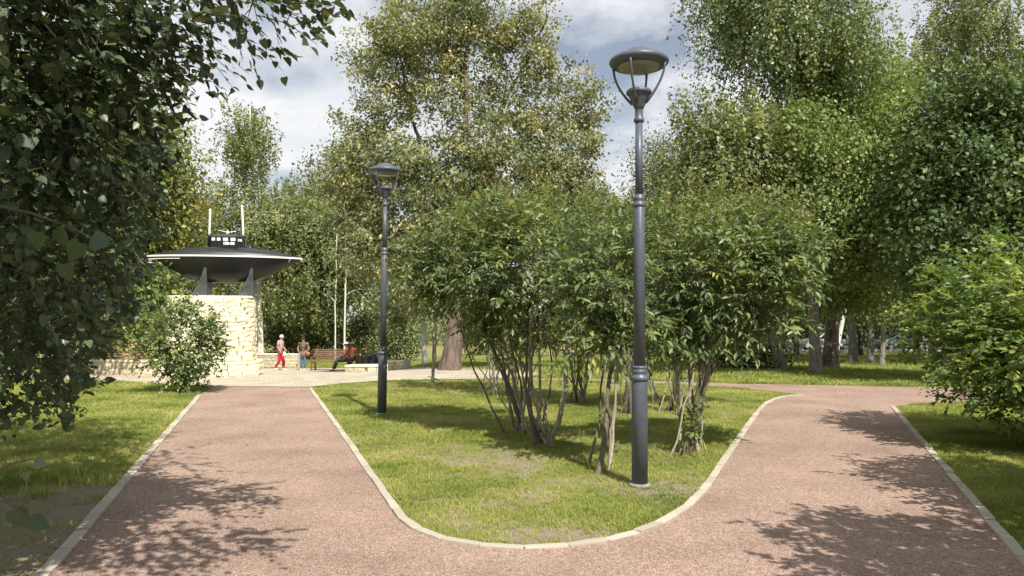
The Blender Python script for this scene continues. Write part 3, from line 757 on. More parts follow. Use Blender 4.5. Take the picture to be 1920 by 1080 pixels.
b = MB(); b.tube([(0.02, 0, T1z + .07), (0.02, 0, T1z + .19)], [.035, .02], 8); b.tube([(-.24, 0, T1z + .205), (.0, 0, T1z + .15), (.04, 0, T1z + .15), (.26, 0, T1z + .185)], .012, 6)
b.tube([(.02, 0, T1z + .1), (.02, 0, T1z + .22)], .012, 6); b.build('antenna', M_white, sub)
M_rust = plain('rust stained steel', (.13, .10, .075), .5, .4, var=.45, scale=9)
for x0 in (-.62, .66):
    b = MB(); V = []; 
    prof = [(0, .30, .50), (.1, .25, .50), (.25, .20, .52), (.45, .13, .56), (.62, .08, .60), (.82, .05, .63)]
    rr = []
    for z, hx, hy in prof:
        rr.append([(x0 + .06 - 1.5 * hx + .1, -hy * .9, z), (x0 + .16, -hy * .9, z), (x0 + .16 + .12 * math.exp(-z / .08), 0, z), (x0 + .16, hy * .9, z), (x0 + .06 - 1.5 * hx + .1, hy * .9, z), (x0 + .06 - 1.5 * hx + .1, -hy * .9, z)])
    fixn(b.add(*loft(rr)).build('support_fin', M_steel, sub))
    b = MB(); b.box((x0 + .02, 0, .014), (.6, .86, .026)); b.build('base_plate', M_rust, sub)

# ------------------------------------------------------------------ low stone walls round the plaza
M_wblock = mk_objvar('pale wall limestone', (.44, .39, .27), (.66, .58, .42), .9, 22, .7)
WBLK = [block_mesh(i + 20, M_wblock) for i in range(6)]
def low_wall(label, pts, h, thick=.34, capm=None, z0=None, tap=None):
    P = resample(pts, .12); root = empty('low_wall', (P[0][0], P[0][1], Z(*P[0]))); tag(root, label, 'wall', 'low stone walls around the plaza')
    zb = Z(*P[0]); d = np.r_[0, np.cumsum(np.linalg.norm(np.diff(P, axis=0), axis=1))]; r = random.Random(len(pts) + int(h * 100))
    ev = lambda s: np.array((np.interp(s, d, P[:, 0]), np.interp(s, d, P[:, 1])))
    core = []; 
    for p, q in zip(P, np.gradient(P, axis=0)):
        t = q / np.linalg.norm(q); nn = np.array((-t[1], t[0])); zl = Z(*p) - zb
        a = p + nn * (thick / 2 - .05) - P[0]; c = p - nn * (thick / 2 - .05) - P[0]
        core.append([(a[0], a[1], zl - .05), (a[0], a[1], zl + h - .03), (c[0], c[1], zl + h - .03), (c[0], c[1], zl - .05), (a[0], a[1], zl - .05)])
    fixn(MB().add(*loft(core)).build('core', M_mortar, root))
    rows = max(1, int(round((h - .06) / .17))); hh = (h - .06) / rows
    for k in range(rows):
        for side in (-1, 1):
            s = -r.uniform(0, .2)
            while s < d[-1] - .03:
                L = r.uniform(.26, .46); a0, a1 = max(0, s), min(d[-1], s + L); s += L
                if a1 - a0 < .08: continue
                p0, p1 = ev(a0), ev(a1); t = (p1 - p0) / np.linalg.norm(p1 - p0); nn = np.array((t[1], -t[0])) * side; m = (p0 + p1) / 2 + nn * (thick / 2 - .03)
                o = link('block', r.choice(WBLK), root, (m[0] - P[0][0], m[1] - P[0][1], Z(*m) - zb + k * hh + hh / 2)); o.rotation_euler = (0, 0, math.atan2(t[1], t[0]) + (0 if side > 0 else math.pi))
                o.scale = (a1 - a0 - .006, .12, hh - .006)
    cap = []
    for p, q in zip(P, np.gradient(P, axis=0)):
        t = q / np.linalg.norm(q); nn = np.array((-t[1], t[0])); zl = Z(*p) - zb
        a = p + nn * (thick / 2 + .05) - P[0]; c = p - nn * (thick / 2 + .05) - P[0]
        cap.append([(a[0], a[1], zl + h - .06), (a[0], a[1], zl + h), (c[0], c[1], zl + h), (c[0], c[1], zl + h - .06), (a[0], a[1], zl + h - .06)])
    fixn(MB().add(*loft(cap)).build('cap_slab', capm or M_block, root)); return root
def gp(u, Y): return np.array(((u - CXP) / FPX * Y, Y))
low_wall('low curved stone wall in front of the orange slatted bench', [gp(150, 22.6), gp(200, 22.3), gp(250, 22.0), gp(300, 21.8)], .46)
low_wall('low pale stone wall behind the walking woman in red trousers', [gp(478, 38.4), gp(500, 38.1), gp(530, 37.8), gp(562, 37.7)], .72)
low_wall('low wedge of pale stone wall beside the seated pair', [gp(655, 23.4), gp(690, 23.2), gp(728, 23.3)], .25, .4)
low_wall('short dark low stone wall standing beyond the pavement near the big trunk', [gp(728, 27.0), gp(745, 26.6), gp(764, 26.4)], .36, .4)

# ------------------------------------------------------------------ benches, bins
M_wood = mk_objvar('brown varnished wood', (.12, .065, .035), (.24, .13, .07), .5, 14, .2)
M_wood_o = mk_objvar('orange varnished wood', (.36, .12, .04), (.52, .20, .07), .45, 14, .2)
M_iron = plain('black iron', (.02, .02, .02), .5)
def bench(label, loc, rz, L, mw):
    root = empty('park_bench', loc, rz); tag(root, label, 'bench', 'slatted park benches')
    for i in range(4): MB().box((0, -.20 + i * .125, .44), (L, .10, .035)).build('seat_slat', mw, root, bev=.006)
    for i in range(6):
        z = .53 + i * .088; y = .27 + i * .035
        M = Matrix.Rotation(-.37, 3, 'X'); MB().box((0, y, z), (L, .028, .066), M=M).build('backrest_slat', mw, root, bev=.005)
    for sx_ in (-1, 1):
        x = sx_ * (L / 2 - .12)
        MB().bar((x, -.22, .0), (x, -.20, .62), .06, .06).build('leg', M_wood, root); MB().bar((x, .30, .0), (x, .21, .45), .06, .06).build('leg', M_wood, root)
        MB().bar((x, .24, .42), (x, .49, 1.04), .06, .06).build('back_post', M_wood, root)
        MB().bar((x, -.25, .64), (x, .34, .66), .07, .04).build('armrest', M_wood, root); MB().bar((x, -.24, .405), (x, .26, .405), .05, .05).build('seat_rail', M_wood, root)
    return root
by = 35.0; bc = gp(622, by)
bench('brown slatted park bench with two people seated at one end', (bc[0], bc[1], Z(*bc)), math.radians(-9), 2.05, M_wood)
bo = gp(236, 25.2)
bench('orange slatted park bench behind low stone wall beside leafy bush', (bo[0], bo[1], Z(*bo) - .02), math.radians(24), 1.7, M_wood_o)
bb = gp(676.5, 34.8); bz = Z(*bb)
root = empty('litter_bin', (bb[0], bb[1], bz)); tag(root, 'brown slatted wooden litter bin with raised rim beside the bench', 'litter bin')
for i in range(14):
    a = 2 * math.pi * i / 14; MB().box((.22 * math.cos(a), .22 * math.sin(a), .36), (.025, .085, .6), a).build('slat', M_wood, root)
MB().lathe([(.19, .07), (.2, .10), (.2, .62), (.185, .62), (.185, .12), (.0, .10)], 18).build('liner', M_iron, root)
for a in (0, 1, 2, 3): MB().box((.21 * math.cos(a * math.pi / 2 + .6), .21 * math.sin(a * math.pi / 2 + .6), .75), (.04, .05, .24), a * math.pi / 2 + .6).build('post', M_wood, root)
MB().lathe([(.0, .86), (.25, .86), (.25, .90), (.0, .92)], 18).build('lid', M_wood, root)
b2 = gp(691.5, 33.3); root = empty('waste_bin', (b2[0], b2[1], Z(*b2))); tag(root, 'grey green tapered bin standing between brown bin and dark blue sack', 'bin')
MG = plain('grey green plastic', (.10, .12, .11), .5)
MB().lathe([(.12, 0), (.135, .03), (.19, .74), (.205, .75), (.205, .79), (.18, .79), (.12, .1), (0, .08)], 16).build('bucket', MG, root)
MB().lathe([(.205, .70), (.215, .71), (.215, .735), (.205, .74)], 16).build('band', MG, root)
b3 = gp(703.5, 33.1); sk = MB(); ring = []
r3 = random.Random(4)
for z, r in ((0, .13), (.05, .17), (.25, .185), (.45, .175), (.62, .15), (.72, .10), (.77, .055), (.80, .07), (.84, .09)):
    ring.append([(r * (1 + .16 * math.sin(5 * a + z * 6) + .08 * math.sin(9 * a + 1 + z * 3)) * math.cos(a), r * (1 + .16 * math.sin(5 * a + z * 6)) * math.sin(a), z) for a in np.linspace(0, 2 * math.pi, 25)])
sk.add(*loft(ring), True); so = fixn(sk.build('tied_sack', plain('dark blue plastic film', (.022, .026, .075), .35), None, (b3[0], b3[1], Z(*b3)))); tag(so, 'dark blue tied plastic sack standing beside grey green bin', 'sack')

# ------------------------------------------------------------------ street lamps
M_lamp = plain('charcoal lamp paint', (.082, .093, .114), .42, .0, var=.12, scale=18)
M_lens = plain('frosted lamp lens', (.24, .235, .20), .12, var=.12, scale=6)
M_base = plain('dusty lamp foot', (.24, .225, .19), .8, var=.3, scale=20)
def lamp(label, x, y, lean=(0, 0), group='charcoal park lamps'):
    root = empty('street_lamp', (x, y, Z(x, y)), .35); root.rotation_euler = (lean[0], lean[1], .35); tag(root, label, 'lamp', group)
    MB().lathe([(.108, -.01), (.108, .018), (.10, .026), (.082, .03)], 24).build('foot_ring', M_base, root)
    MB().lathe([(.079, 0.012), (.079, 1.03), (.074, 1.05)], 24).build('base_sleeve', M_lamp, root)
    MB().lathe([(.070, 1.03), (.090, 1.045), (.098, 1.065), (.090, 1.085), (.074, 1.10), (.074, 1.115), (.080, 1.125), (.080, 1.14), (.072, 1.148), (.072, 1.16), (.078, 1.168), (.078, 1.18), (.062, 1.19)], 24).build('collar', M_lamp, root)
    MB().lathe([(.058, 1.16), (.057, 2.80), (.05, 2.81)], 20).build('middle_pole', M_lamp, root)
    MB().lathe([(.054, 2.78), (.066, 2.79), (.070, 2.805), (.062, 2.82), (.054, 2.83), (.054, 2.85), (.060, 2.86), (.060, 2.875), (.05, 2.885), (.047, 2.90), (.037, 2.915)], 20).build('collar', M_lamp, root)
    MB().lathe([(.040, 2.88), (.037, 3.66)], 18).build('upper_pole', M_lamp, root)
    MB().lathe([(.037, 3.64), (.052, 3.655), (.055, 3.668), (.050, 3.685), (.042, 3.70), (.040, 3.78), (.045, 3.79)], 18).build('neck', M_lamp, root)
    MB().lathe([(.042, 3.78), (.052, 3.80), (.095, 3.90), (.115, 3.935), (.128, 3.94), (.128, 3.965), (.115, 3.98), (.0, 3.985)], 24).build('cup', M_lamp, root)
    for k in range(4):
        a = k * math.pi / 2 + .75; P = []
        for t in np.linspace(0, 1, 9):
            r = .07 + .20 * math.sin(t * math.pi / 2) ** .9; z = 3.84 + .40 * t ** 1.0
            P.append((r * math.cos(a), r * math.sin(a), z))
        MB().tube(P, [.015, .014, .013, .012, .012, .012, .012, .013, .015], 8).build('arm', M_lamp, root)
    sh = MB().lathe([(.22, 4.215), (.265, 4.225), (.292, 4.245), (.302, 4.265), (.296, 4.285), (.262, 4.312), (.20, 4.335), (.155, 4.345), (.150, 4.358), (.12, 4.385), (.06, 4.405), (.0, 4.41)], 32).build('canopy', M_lamp, root)
    MB().tube([(.14, -.05, 4.35), (.145, -.05, 4.39)], .008, 6).build('sensor', M_lamp, sh)
    MB().lathe([(.0, 4.168), (.10, 4.172), (.17, 4.186), (.208, 4.207), (.222, 4.228)], 28).build('lens', M_lens, root)
    return root
l1 = G(1199.5, 911); lamp('charcoal park lamp post standing by the speckled shrub stem near the lawn tip', l1[0], l1[1], (0, .006))
l2 = G(716, 777); lamp('charcoal park lamp post on the lawn next to the bare straight path to the plaza', l2[0], l2[1], (0, .008))
l3 = gp(477.5, 37.5); lamp('distant charcoal park lamp half hidden behind the stone pedestal', l3[0], l3[1])

# ------------------------------------------------------------------ people
M_skin = plain('skin', (.42, .25, .18), .55, var=.08); M_skin2 = plain('tanned skin', (.34, .19, .13), .55, var=.08)
def skinned(name, verts, edges, radii, mat, sub=1):
    me = bpy.data.meshes.new(name); me.from_pydata([tuple(v) for v in verts], edges, [])
    o = bpy.data.objects.new(name, me); COL.objects.link(o)
    m = o.modifiers.new('s', 'SKIN'); m.use_smooth_shade = True
    for i, r in enumerate(radii):
        r = (r, r) if np.isscalar(r) else r; me.skin_vertices[0].data[i].radius = r
    me.skin_vertices[0].data[0].use_root = True
    s = o.modifiers.new('u', 'SUBSURF'); s.levels = sub; s.render_levels = sub
    bpy.context.view_layer.update()
    out = bpy.data.meshes.new_from_object(o.evaluated_get(bpy.context.evaluated_depsgraph_get())); bpy.data.objects.remove(o); bpy.data.meshes.remove(me)
    out.materials.clear(); out.materials.append(mat); out.name = name; return out
def chainmesh(name, chains, mat, sub=1):
    vs, es, rs = [], [], []; idx = {}
    for ch_ in chains:
        prev = None
        for key, p, r in ch_:
            if key not in idx: idx[key] = len(vs); vs.append(p); rs.append(r)
            if prev is not None: es.append((prev, idx[key]))
            prev = idx[key]
    return skinned(name, vs, es, rs, mat, sub)
def fingers(b, wrist, d, mat):
    d = Vector(d).normalized(); s = d.cross(Vector((0, 1, 0.2))).normalized(); w_ = Vector(wrist)
    for k, L in enumerate((.075, .085, .08, .062)):
        o = w_ + d * .085 + s * (.03 - .02 * k); b.tube([o, o + d * L * .5 + Vector((0, -.006, 0)), o + d * L + Vector((0, -.02, 0))], [.0095, .009, .007], 6)
    o = w_ + d * .03 + s * .035; b.tube([o, o + d * .03 + s * .03, o + d * .065 + s * .035], [.012, .011, .008], 6)
def person(label, loc, rz, J, skin, top, trouser, hair, shoe, group=None, hat=None, scale=1., sleeve='short', topmat2=None):
    root = empty('person', loc, rz); root.scale = (scale,) * 3; tag(root, label, 'person', group)
    V = lambda k: Vector(J[k])
    hd = V('head'); nk = V('neck')
    c = [[('pel', J['pel'], .12), ('waist', J['waist'], .115), ('chest', J['chest'], .13), ('neck', J['neck'], .055), ('jaw', tuple(nk.lerp(hd, .55)), .07), ('head', J['head'], .092), ('crown', tuple(hd + (hd - nk).normalized() * .075), .065)]]
    for s in 'LR':
        c.append([('chest', J['chest'], .13), ('sh' + s, J['sh' + s], .065), ('el' + s, J['el' + s], .043), ('wr' + s, J['wr' + s], .027), ('hand' + s, J['hand' + s], .036)])
        c.append([('pel', J['pel'], .12), ('hip' + s, J['hip' + s], .095), ('kn' + s, J['kn' + s], .06), ('an' + s, J['an' + s], .04)])
    me = chainmesh('body', c, skin)
    body = link('body', me, root)
    fb = MB()
    for s in 'LR': fingers(fb, J['hand' + s], Vector(J['hand' + s]) - Vector(J['wr' + s]), skin)
    fw = Vector(J['face']).normalized(); sd = fw.cross(Vector((0, 0, 1))).normalized()
    nb = hd + fw * .088 + Vector((0, 0, -.02)); fb.ell(nb, (.014, .014, .022), 8, 5)
    for s in (-1, 1): fb.ell(hd + sd * (.088 * s) + Vector((0, 0, -.015)), (.014, .02, .03), 8, 5)
    fm = fb.mesh('f', skin); bm = bmesh.new(); bm.from_mesh(me); bm.from_mesh(fm); bm.to_mesh(me); bm.free()
    for s in (-1, 1): MB().ell(hd + fw * .082 + sd * (.032 * s) + Vector((0, 0, .008)), (.011, .011, .008), 8, 5).build('eye', M_iron, root)
    MB().ell(hd + fw * .083 + Vector((0, 0, -.058)), (.024, .012, .007), 8, 5).build('mouth', plain('lips', (.35, .12, .1), .5), root)
    hb_ = MB(); hb_.ell(hd - fw * .022 + Vector((0, 0, .022)), (.105, .105, .105), 14, 8, None, -.35); hb_.build('hair', hair, root)
    ct = [[('waist0', tuple(V('pel').lerp(V('waist'), .1)), .145), ('waist', J['waist'], .137), ('chest', J['chest'], .152), ('neck', tuple(V('chest').lerp(V('neck'), .62)), .088)]]
    for s in 'LR':
        e = J['el' + s] if sleeve == 'long' else tuple(V('sh' + s).lerp(V('el' + s), .62))
        a = [('chest', J['chest'], .152), ('sh' + s, J['sh' + s], .083), ('e' + s, e, .062)]
        if sleeve == 'long': a.append(('w' + s, J['wr' + s], .042))
        ct.append(a)
    link('shirt', chainmesh('shirt', ct, top), root)
    cp = [[('pw', tuple(V('pel').lerp(V('waist'), .45)), .137), ('pel', J['pel'], .142)]]
    for s in 'LR':
        cp.append([('pel', J['pel'], .142), ('hip' + s, J['hip' + s], .112), ('kn' + s, J['kn' + s], .078), ('an' + s, tuple(V('an' + s).lerp(V('kn' + s), .08)), .062)])
    link('trousers', chainmesh('trousers', cp, trouser), root)
    for s in 'LR':
        a = V('an' + s); t = Vector(J.get('toe' + s, tuple(a + Vector((fw.x, fw.y, 0)).normalized() * .17 + Vector((0, 0, -.06)))))
        hl = a + Vector((-fw.x * .04, -fw.y * .04, -.05)); link('shoe', chainmesh('shoe', [[('h', tuple(hl), .045), ('m', tuple(hl.lerp(t, .5)), .045), ('t', tuple(t), .038)]], shoe), root)
    if hat:
        hb2 = MB(); hb2.ell(hd - fw * .008 + Vector((0, 0, .045)), (.112, .112, .09), 16, 6, None, 0.0)
        hb2.lathe([(.105, .0), (.15, -.012), (.152, -.004), (.105, .012)] if hat[1] == 'brim' else [(.105, 0), (.115, 0), (.115, .01), (.105, .012)], 18, tuple(hd - fw * .008 + Vector((0, 0, .045))))
        if hat[1] == 'peak':
            hb2.ell(hd + fw * .125 + Vector((0, 0, .05)), (.075, .075, .014), 12, 6)
        hb2.build('hat', hat[0], root)
    return root
def mk_pattern(name, cols, scale=26):
    m, nt, n, l, b = newmat(name); v = coords(n, l); vo = n.new('ShaderNodeTexVoronoi'); vo.inputs['Scale'].default_value = scale; l.new(v.outputs[0], vo.inputs['Vector'])
    sp = n.new('ShaderNodeSeparateColor'); l.new(vo.outputs['Color'], sp.inputs[0]); r = ramp(n, [(i / (len(cols) - 1), c) for i, c in enumerate(cols)]); r.color_ramp.interpolation = 'CONSTANT'
    l.new(sp.outputs[0], r.inputs[0]); l.new(r.outputs[0], b.inputs['Base Color']); b.inputs['Roughness'].default_value = .85; return m
M_pink = plain('pink knit', (.62, .36, .38), .85); M_red = plain('red trousers', (.42, .018, .035), .75); M_jean = plain('faded denim', (.085, .14, .21), .85, var=.4, scale=16)
M_pat = mk_pattern('dark patterned blouse', [(.02, .018, .018), (.05, .04, .03), (.16, .11, .08), (.26, .20, .15), (.03, .025, .025)])
M_pat2 = mk_pattern('dark floral trousers', [(.015, .013, .016), (.03, .02, .025), (.12, .09, .09), (.02, .02, .025)])
M_or = plain('orange red top', (.48, .12, .06), .8, var=.3, scale=12); M_or2 = mk_pattern('orange print top', [(.50, .13, .05), (.42, .09, .05), (.55, .25, .15), (.20, .06, .05)], 16)
H_white = plain('white hair', (.62, .60, .56), .6); H_dark = plain('dark hair', (.022, .012, .01), .8); M_cap = plain('white cap cloth', (.75, .74, .68), .8); M_khaki = plain('khaki hat cloth', (.20, .21, .14), .85)
M_shoe = plain('white shoe', (.6, .6, .58), .6); M_shoe_d = plain('dark shoe', (.03, .028, .028), .6)
# local frame: facing +x for the walker
walk = dict(pel=(0, 0, .90), waist=(.01, 0, 1.08), chest=(.03, 0, 1.30), neck=(.06, 0, 1.46), head=(.10, 0, 1.585), face=(1, 0, -.1),
            shL=(.03, .19, 1.38), elL=(.06, .23, 1.11), wrL=(.22, .20, .96), handL=(.27, .19, .91), shR=(.03, -.19, 1.38), elR=(-.01, -.23, 1.10), wrR=(.14, -.22, .90), handR=(.18, -.22, .84),
            hipL=(0, .09, .86), knL=(.14, .09, .48), anL=(.16, .09, .09), hipR=(0, -.09, .86), knR=(.03, -.09, .47), anR=(-.20, -.09, .12))
p = gp(526, 35.2)
person('person in pink T-shirt and red trousers walking with a white bag', (p[0], p[1], Z(*p)), math.radians(-8), walk, M_skin, M_pink, M_red, H_white, M_shoe)
wb = MB(); wb.ell((0, 0, 0), (.07, .05, .12), 12, 8); wb.tube([(-.03, 0, .1), (-.02, 0, .19), (.02, 0, .19), (.03, 0, .1)], .008, 5)
pw = gp(534.5, 34.9); tag(wb.build('shoulder_bag', M_cap, None, (pw[0], pw[1], Z(*p) + .80)), 'small white bag in the hand of the walking person', 'bag')
stand = dict(pel=(0, 0, .86), waist=(0, -.01, 1.02), chest=(0, -.01, 1.24), neck=(0, -.02, 1.40), head=(-.01, -.05, 1.52), face=(-.1, -1, -.35),
             shL=(.19, 0, 1.32), elL=(.27, -.03, 1.06), wrL=(.17, -.16, .90), handL=(.12, -.18, .86), shR=(-.19, 0, 1.32), elR=(-.27, -.03, 1.06), wrR=(-.16, -.17, .88), handR=(-.10, -.19, .85),
             hipL=(.09, 0, .82), knL=(.085, -.02, .46), anL=(.08, 0, .09), hipR=(-.09, 0, .82), knR=(-.085, -.02, .46), anR=(-.08, 0, .09))
p = gp(570, 35.2)
person('person in dark patterned blouse and jeans standing by the bench end', (p[0], p[1], Z(*p)), 0, stand, M_skin2, M_pat, M_jean, H_dark, M_shoe, scale=.98)
hbg = MB(); hbg.ell((0, 0, 0), (.10, .06, .11), 12, 8); hbg.tube([(-.06, 0, .09), (-.04, 0, .24), (.04, 0, .24), (.06, 0, .09)], .01, 5)
pb = gp(578.5, 35.05); tag(hbg.build('handbag', plain('tan leather', (.36, .13, .06), .55), None, (pb[0], pb[1], Z(*p) + .80)), 'reddish brown handbag held by the person in jeans', 'bag')
# seated, facing -x along the bench (turned towards the standing one)
sit = dict(pel=(0, 0, .56), waist=(.02, 0, .72), chest=(.05, 0, .95), neck=(.03, 0, 1.11), head=(-.01, 0, 1.235), face=(-1, -.3, -.15),
           shL=(.05, -.19, 1.03), elL=(-.05, -.24, .80), wrL=(-.25, -.15, .70), handL=(-.31, -.13, .69), shR=(.05, .19, 1.03), elR=(-.06, .23, .80), wrR=(-.26, .14, .70), handR=(-.32, .12, .69),
           hipL=(-.04, -.1, .54), knL=(-.42, -.20, .52), anL=(-.52, -.32, .09), hipR=(-.04, .08, .54), knR=(-.44, -.06, .53), anR=(-.60, -.22, .09))
p = gp(650, 34.85)
person('person in white cap and orange top seated sideways in dark floral trousers', (p[0], p[1], Z(*p)), math.radians(12), sit, M_skin2, M_or, M_pat2, H_dark, M_shoe_d, hat=(M_cap, 'peak'))
p = gp(661, 34.8)
person('person in khaki hat and orange print top seated at the bench end', (p[0], p[1] + .02, Z(*p)), math.radians(70), sit, M_skin2, M_or2, M_pat2, H_dark, M_shoe_d, hat=(M_khaki, 'brim'), sleeve='short')

# ------------------------------------------------------------------ parked cars
M_glass = plain('car glass', (.02, .025, .03), .08, var=.05); M_tyre = plain('tyre', (.018, .018, .018), .85); M_rim = plain('alloy rim', (.45, .45, .46), .3, .7)
M_red_l = plain('tail lamp', (.35, .02, .02), .3)
def car(label, x, y, rz, paint):
    root = empty('parked_car', (x, y, Z(x, y) + .02), rz); tag(root, label, 'car', 'cars parked on the road beyond the birches')
    prof = [(-2.1, .32), (-2.16, .55), (-2.12, .86), (-1.98, 1.0), (-1.75, 1.04), (-1.45, 1.42), (-1.1, 1.53), (-.2, 1.57), (.45, 1.50), (1.15, 1.06), (1.75, .96), (2.08, .82), (2.16, .58), (2.1, .32)]
    rr = []
    for yy, s in ((-.86, 0), (-.84, 1), (.84, 1), (.86, 0)): pass
    def sec(inset, low): return [(px * (1 - .012 * inset), pz) for px, pz in prof]
    ys = [(-.85, .55), (-.80, .98), (-.66, 1.), (.66, 1.), (.80, .98), (.85, .55)]
    vs = []; fs = []; k = len(prof)
    for j, (yy, hm) in enumerate(((-.84, 1.03), (-.70, 9), (.70, 9), (.84, 1.03))):
        for px, pz in prof: vs.append((px, yy if not (pz > 1.03 and hm < 2) else math.copysign(.80, yy), min(pz, hm) if hm < 2 else pz))
    for j in range(3):
        for i in range(k): fs.append((j * k + i, j * k + (i + 1) % k, (j + 1) * k + (i + 1) % k, (j + 1) * k + i))
    fs += [tuple(range(k)), tuple(range(3 * k, 4 * k))]
    o = fixn(MB().add(vs, fs).build('body', paint, root))
    for sd in (-1, 1):
        q = [(-1.5, 1.06), (-1.22, 1.42), (-.25, 1.49), (-.25, 1.06)], [(-.17, 1.06), (-.17, 1.49), (.40, 1.43), (.98, 1.06)]
        for w_ in q:
            f_ = lambda z: sd * (.845 - (z - 1.03) * .27)
            MB().add([(a, f_(z) , z) for a, z in w_] + [(a, f_(z) - sd * .03, z) for a, z in w_], [(0, 1, 2, 3), (7, 6, 5, 4), (0, 1, 5, 4), (1, 2, 6, 5), (2, 3, 7, 6), (3, 0, 4, 7)]).build('window', M_glass, root)
        for wx in (-1.32, 1.32):
            b = MB(); b.tube([(0, -.1, 0), (0, .1, 0)], .32, 20); tw_ = b.build('wheel', M_tyre, root, (wx, sd * .77, .32))
            b = MB(); b.tube([(0, -.108, 0), (0, .108, 0)], .2, 14); b.build('rim', M_rim, tw_)
        MB().box((2.06, sd * .6, .72), (.16, .36, .13)).build('headlight', M_rim, root, bev=.02); MB().box((-2.1, sd * .64, .86), (.1, .28, .2)).build('tail_light', M_red_l, root, bev=.02)
    MB().add([(.52, -.62, 1.475), (.52, .62, 1.475), (1.12, .66, 1.1), (1.12, -.66, 1.1), (.5, -.62, 1.44), (.5, .62, 1.44), (1.1, .66, 1.06), (1.1, -.66, 1.06)], [(0, 1, 2, 3), (7, 6, 5, 4), (0, 1, 5, 4), (1, 2, 6, 5), (2, 3, 7, 6), (3, 0, 4, 7)]).build('windscreen', M_glass, root)
    return root
c_ = gp(1548, 64); car('white parked car half hidden behind the grey and brown trunks', c_[0], c_[1], math.pi, plain('white car paint', (.62, .63, .65), .25, coat=.6))
c_ = gp(1688, 64); car('grey green parked car beyond the thin spotted birch trunks', c_[0], c_[1], math.pi, plain('grey green car paint', (.20, .23, .20), .25, coat=.6))
c_ = gp(1442, 65); car('silver blue parked car hidden behind the dark leaning trunk', c_[0], c_[1], 0, plain('silver blue car paint', (.32, .36, .42), .25, .3, coat=.6))

# ------------------------------------------------------------------ trees
def px_lobe(u, v, ru, rv, Y, rd=None, wgt=1.):
    c = at(u, v, Y); k = Y / FPX; return (c[0], c[1], c[2], ru * k, (rd if rd else .5 * (ru + rv) * k), rv * k, wgt)
def tree(name, label, ub, Yb, top, lobes, mat, bark, seed, s=.12, cover=2.2, r0=.18, r1=.04, hang=0., spread=.45, per=60, cat='tree', group=None, tpl='rhomb', lean=0., shell=2.2, droop=.4,
         skel={}, flare_=.35, bow=(0, 0), attach=.3, Xb=None, maxn=60000, twig=None, floor=.25, trunk_top=None, single=0, limbs=()):
    X = (ub - CXP) / FPX * Yb if Xb is None else Xb; base = np.array((X, Yb, Z(X, Yb) - .03))
    rg = np.random.default_rng(seed + 500)
    tp = at(top[0], top[1], top[2] if len(top) > 2 else Yb)
    st = stem_line(base, tp, 16, .05, rg, bow)
    stl = [st]; rdl = [(r0, r1)]
    for (f, lu, lv, lY, lr) in limbs:
        q0 = st[int(f * (len(st) - 1))]; stl.append(stem_line(q0, at(lu, lv, lY), 10, .10, rg, rg.normal(size=2) * .3)); rdl.append((lr, lr * .3))
    area = sum(math.pi * l[3] * l[5] * (l[6] if len(l) > 6 else 1) for l in lobes)
    nl = int(min(maxn, cover * area / (.17 * s * s))); nt_ = max(12, nl // per)
    return plant(name, label, cat, base, stl, rdl, lobes, nt_, 'cloud', dict(t=tpl, a=dict(per=per, spread=(spread, spread, spread * .75), size=s, droop=droop, hang=hang), **({'twig': twig} if twig else {})), mat, bark, seed,
                 group=group, shell=shell, skel=dict(dict(attach=attach, seg=.6, tip=.010), **skel), flare_=flare_, ksides=10, floor=floor, single=single)
LB = px_lobe
# the big drying tree behind the shrubs
Yb = 24.6
tree('poplar_tree', 'large olive yellow tree with thick furrowed trunk and sparse drying crown', 845, Yb, (878, 360),
     [LB(760, 330, 160, 110, Yb), LB(665, 310, 85, 95, Yb, None, 1.2), LB(930, 300, 130, 110, Yb), LB(1050, 330, 92, 130, Yb, None, 1.3), LB(1085, 190, 62, 60, Yb, None, .6), LB(1100, 390, 48, 90, Yb), LB(1000, 200, 70, 60, Yb, None, .6), LB(720, 100, 85, 70, Yb, None, .9), LB(830, 60, 130, 95, Yb, None, 1.3), LB(965, 60, 95, 80, Yb, None, .8),
      LB(880, 180, 120, 80, Yb, None, .7), LB(890, -80, 110, 80, Yb), LB(760, 185, 90, 65, Yb, None, .75), LB(690, 215, 60, 50, Yb, None, .6), LB(1010, 130, 60, 60, Yb, None, .5), LB(760, 470, 120, 90, Yb), LB(690, 430, 80, 90, Yb), LB(980, 420, 130, 80, Yb), LB(850, 400, 120, 80, Yb, None, .8), LB(790, 560, 60, 50, Yb, None, .5)],
     L_olive, B_brown, 11, s=.105, cover=2.5, r0=.34, r1=.20, spread=.21, per=84, flare_=.35, attach=.5, twig=B_dark, skel=dict(tip=.010, pw=.5, lift=.16), maxn=125000, shell=2.0,
     limbs=((.95, 890, -60, Yb + .3, .12), (.9, 760, 60, Yb + .5, .09), (.95, 1000, 40, Yb - .2, .10), (.7, 690, 330, Yb, .10), (.75, 1050, 250, Yb, .10), (.8, 830, 20, Yb - .6, .10), (.65, 1010, 380, Yb + .4, .08), (.85, 940, 130, Yb + .8, .09)))
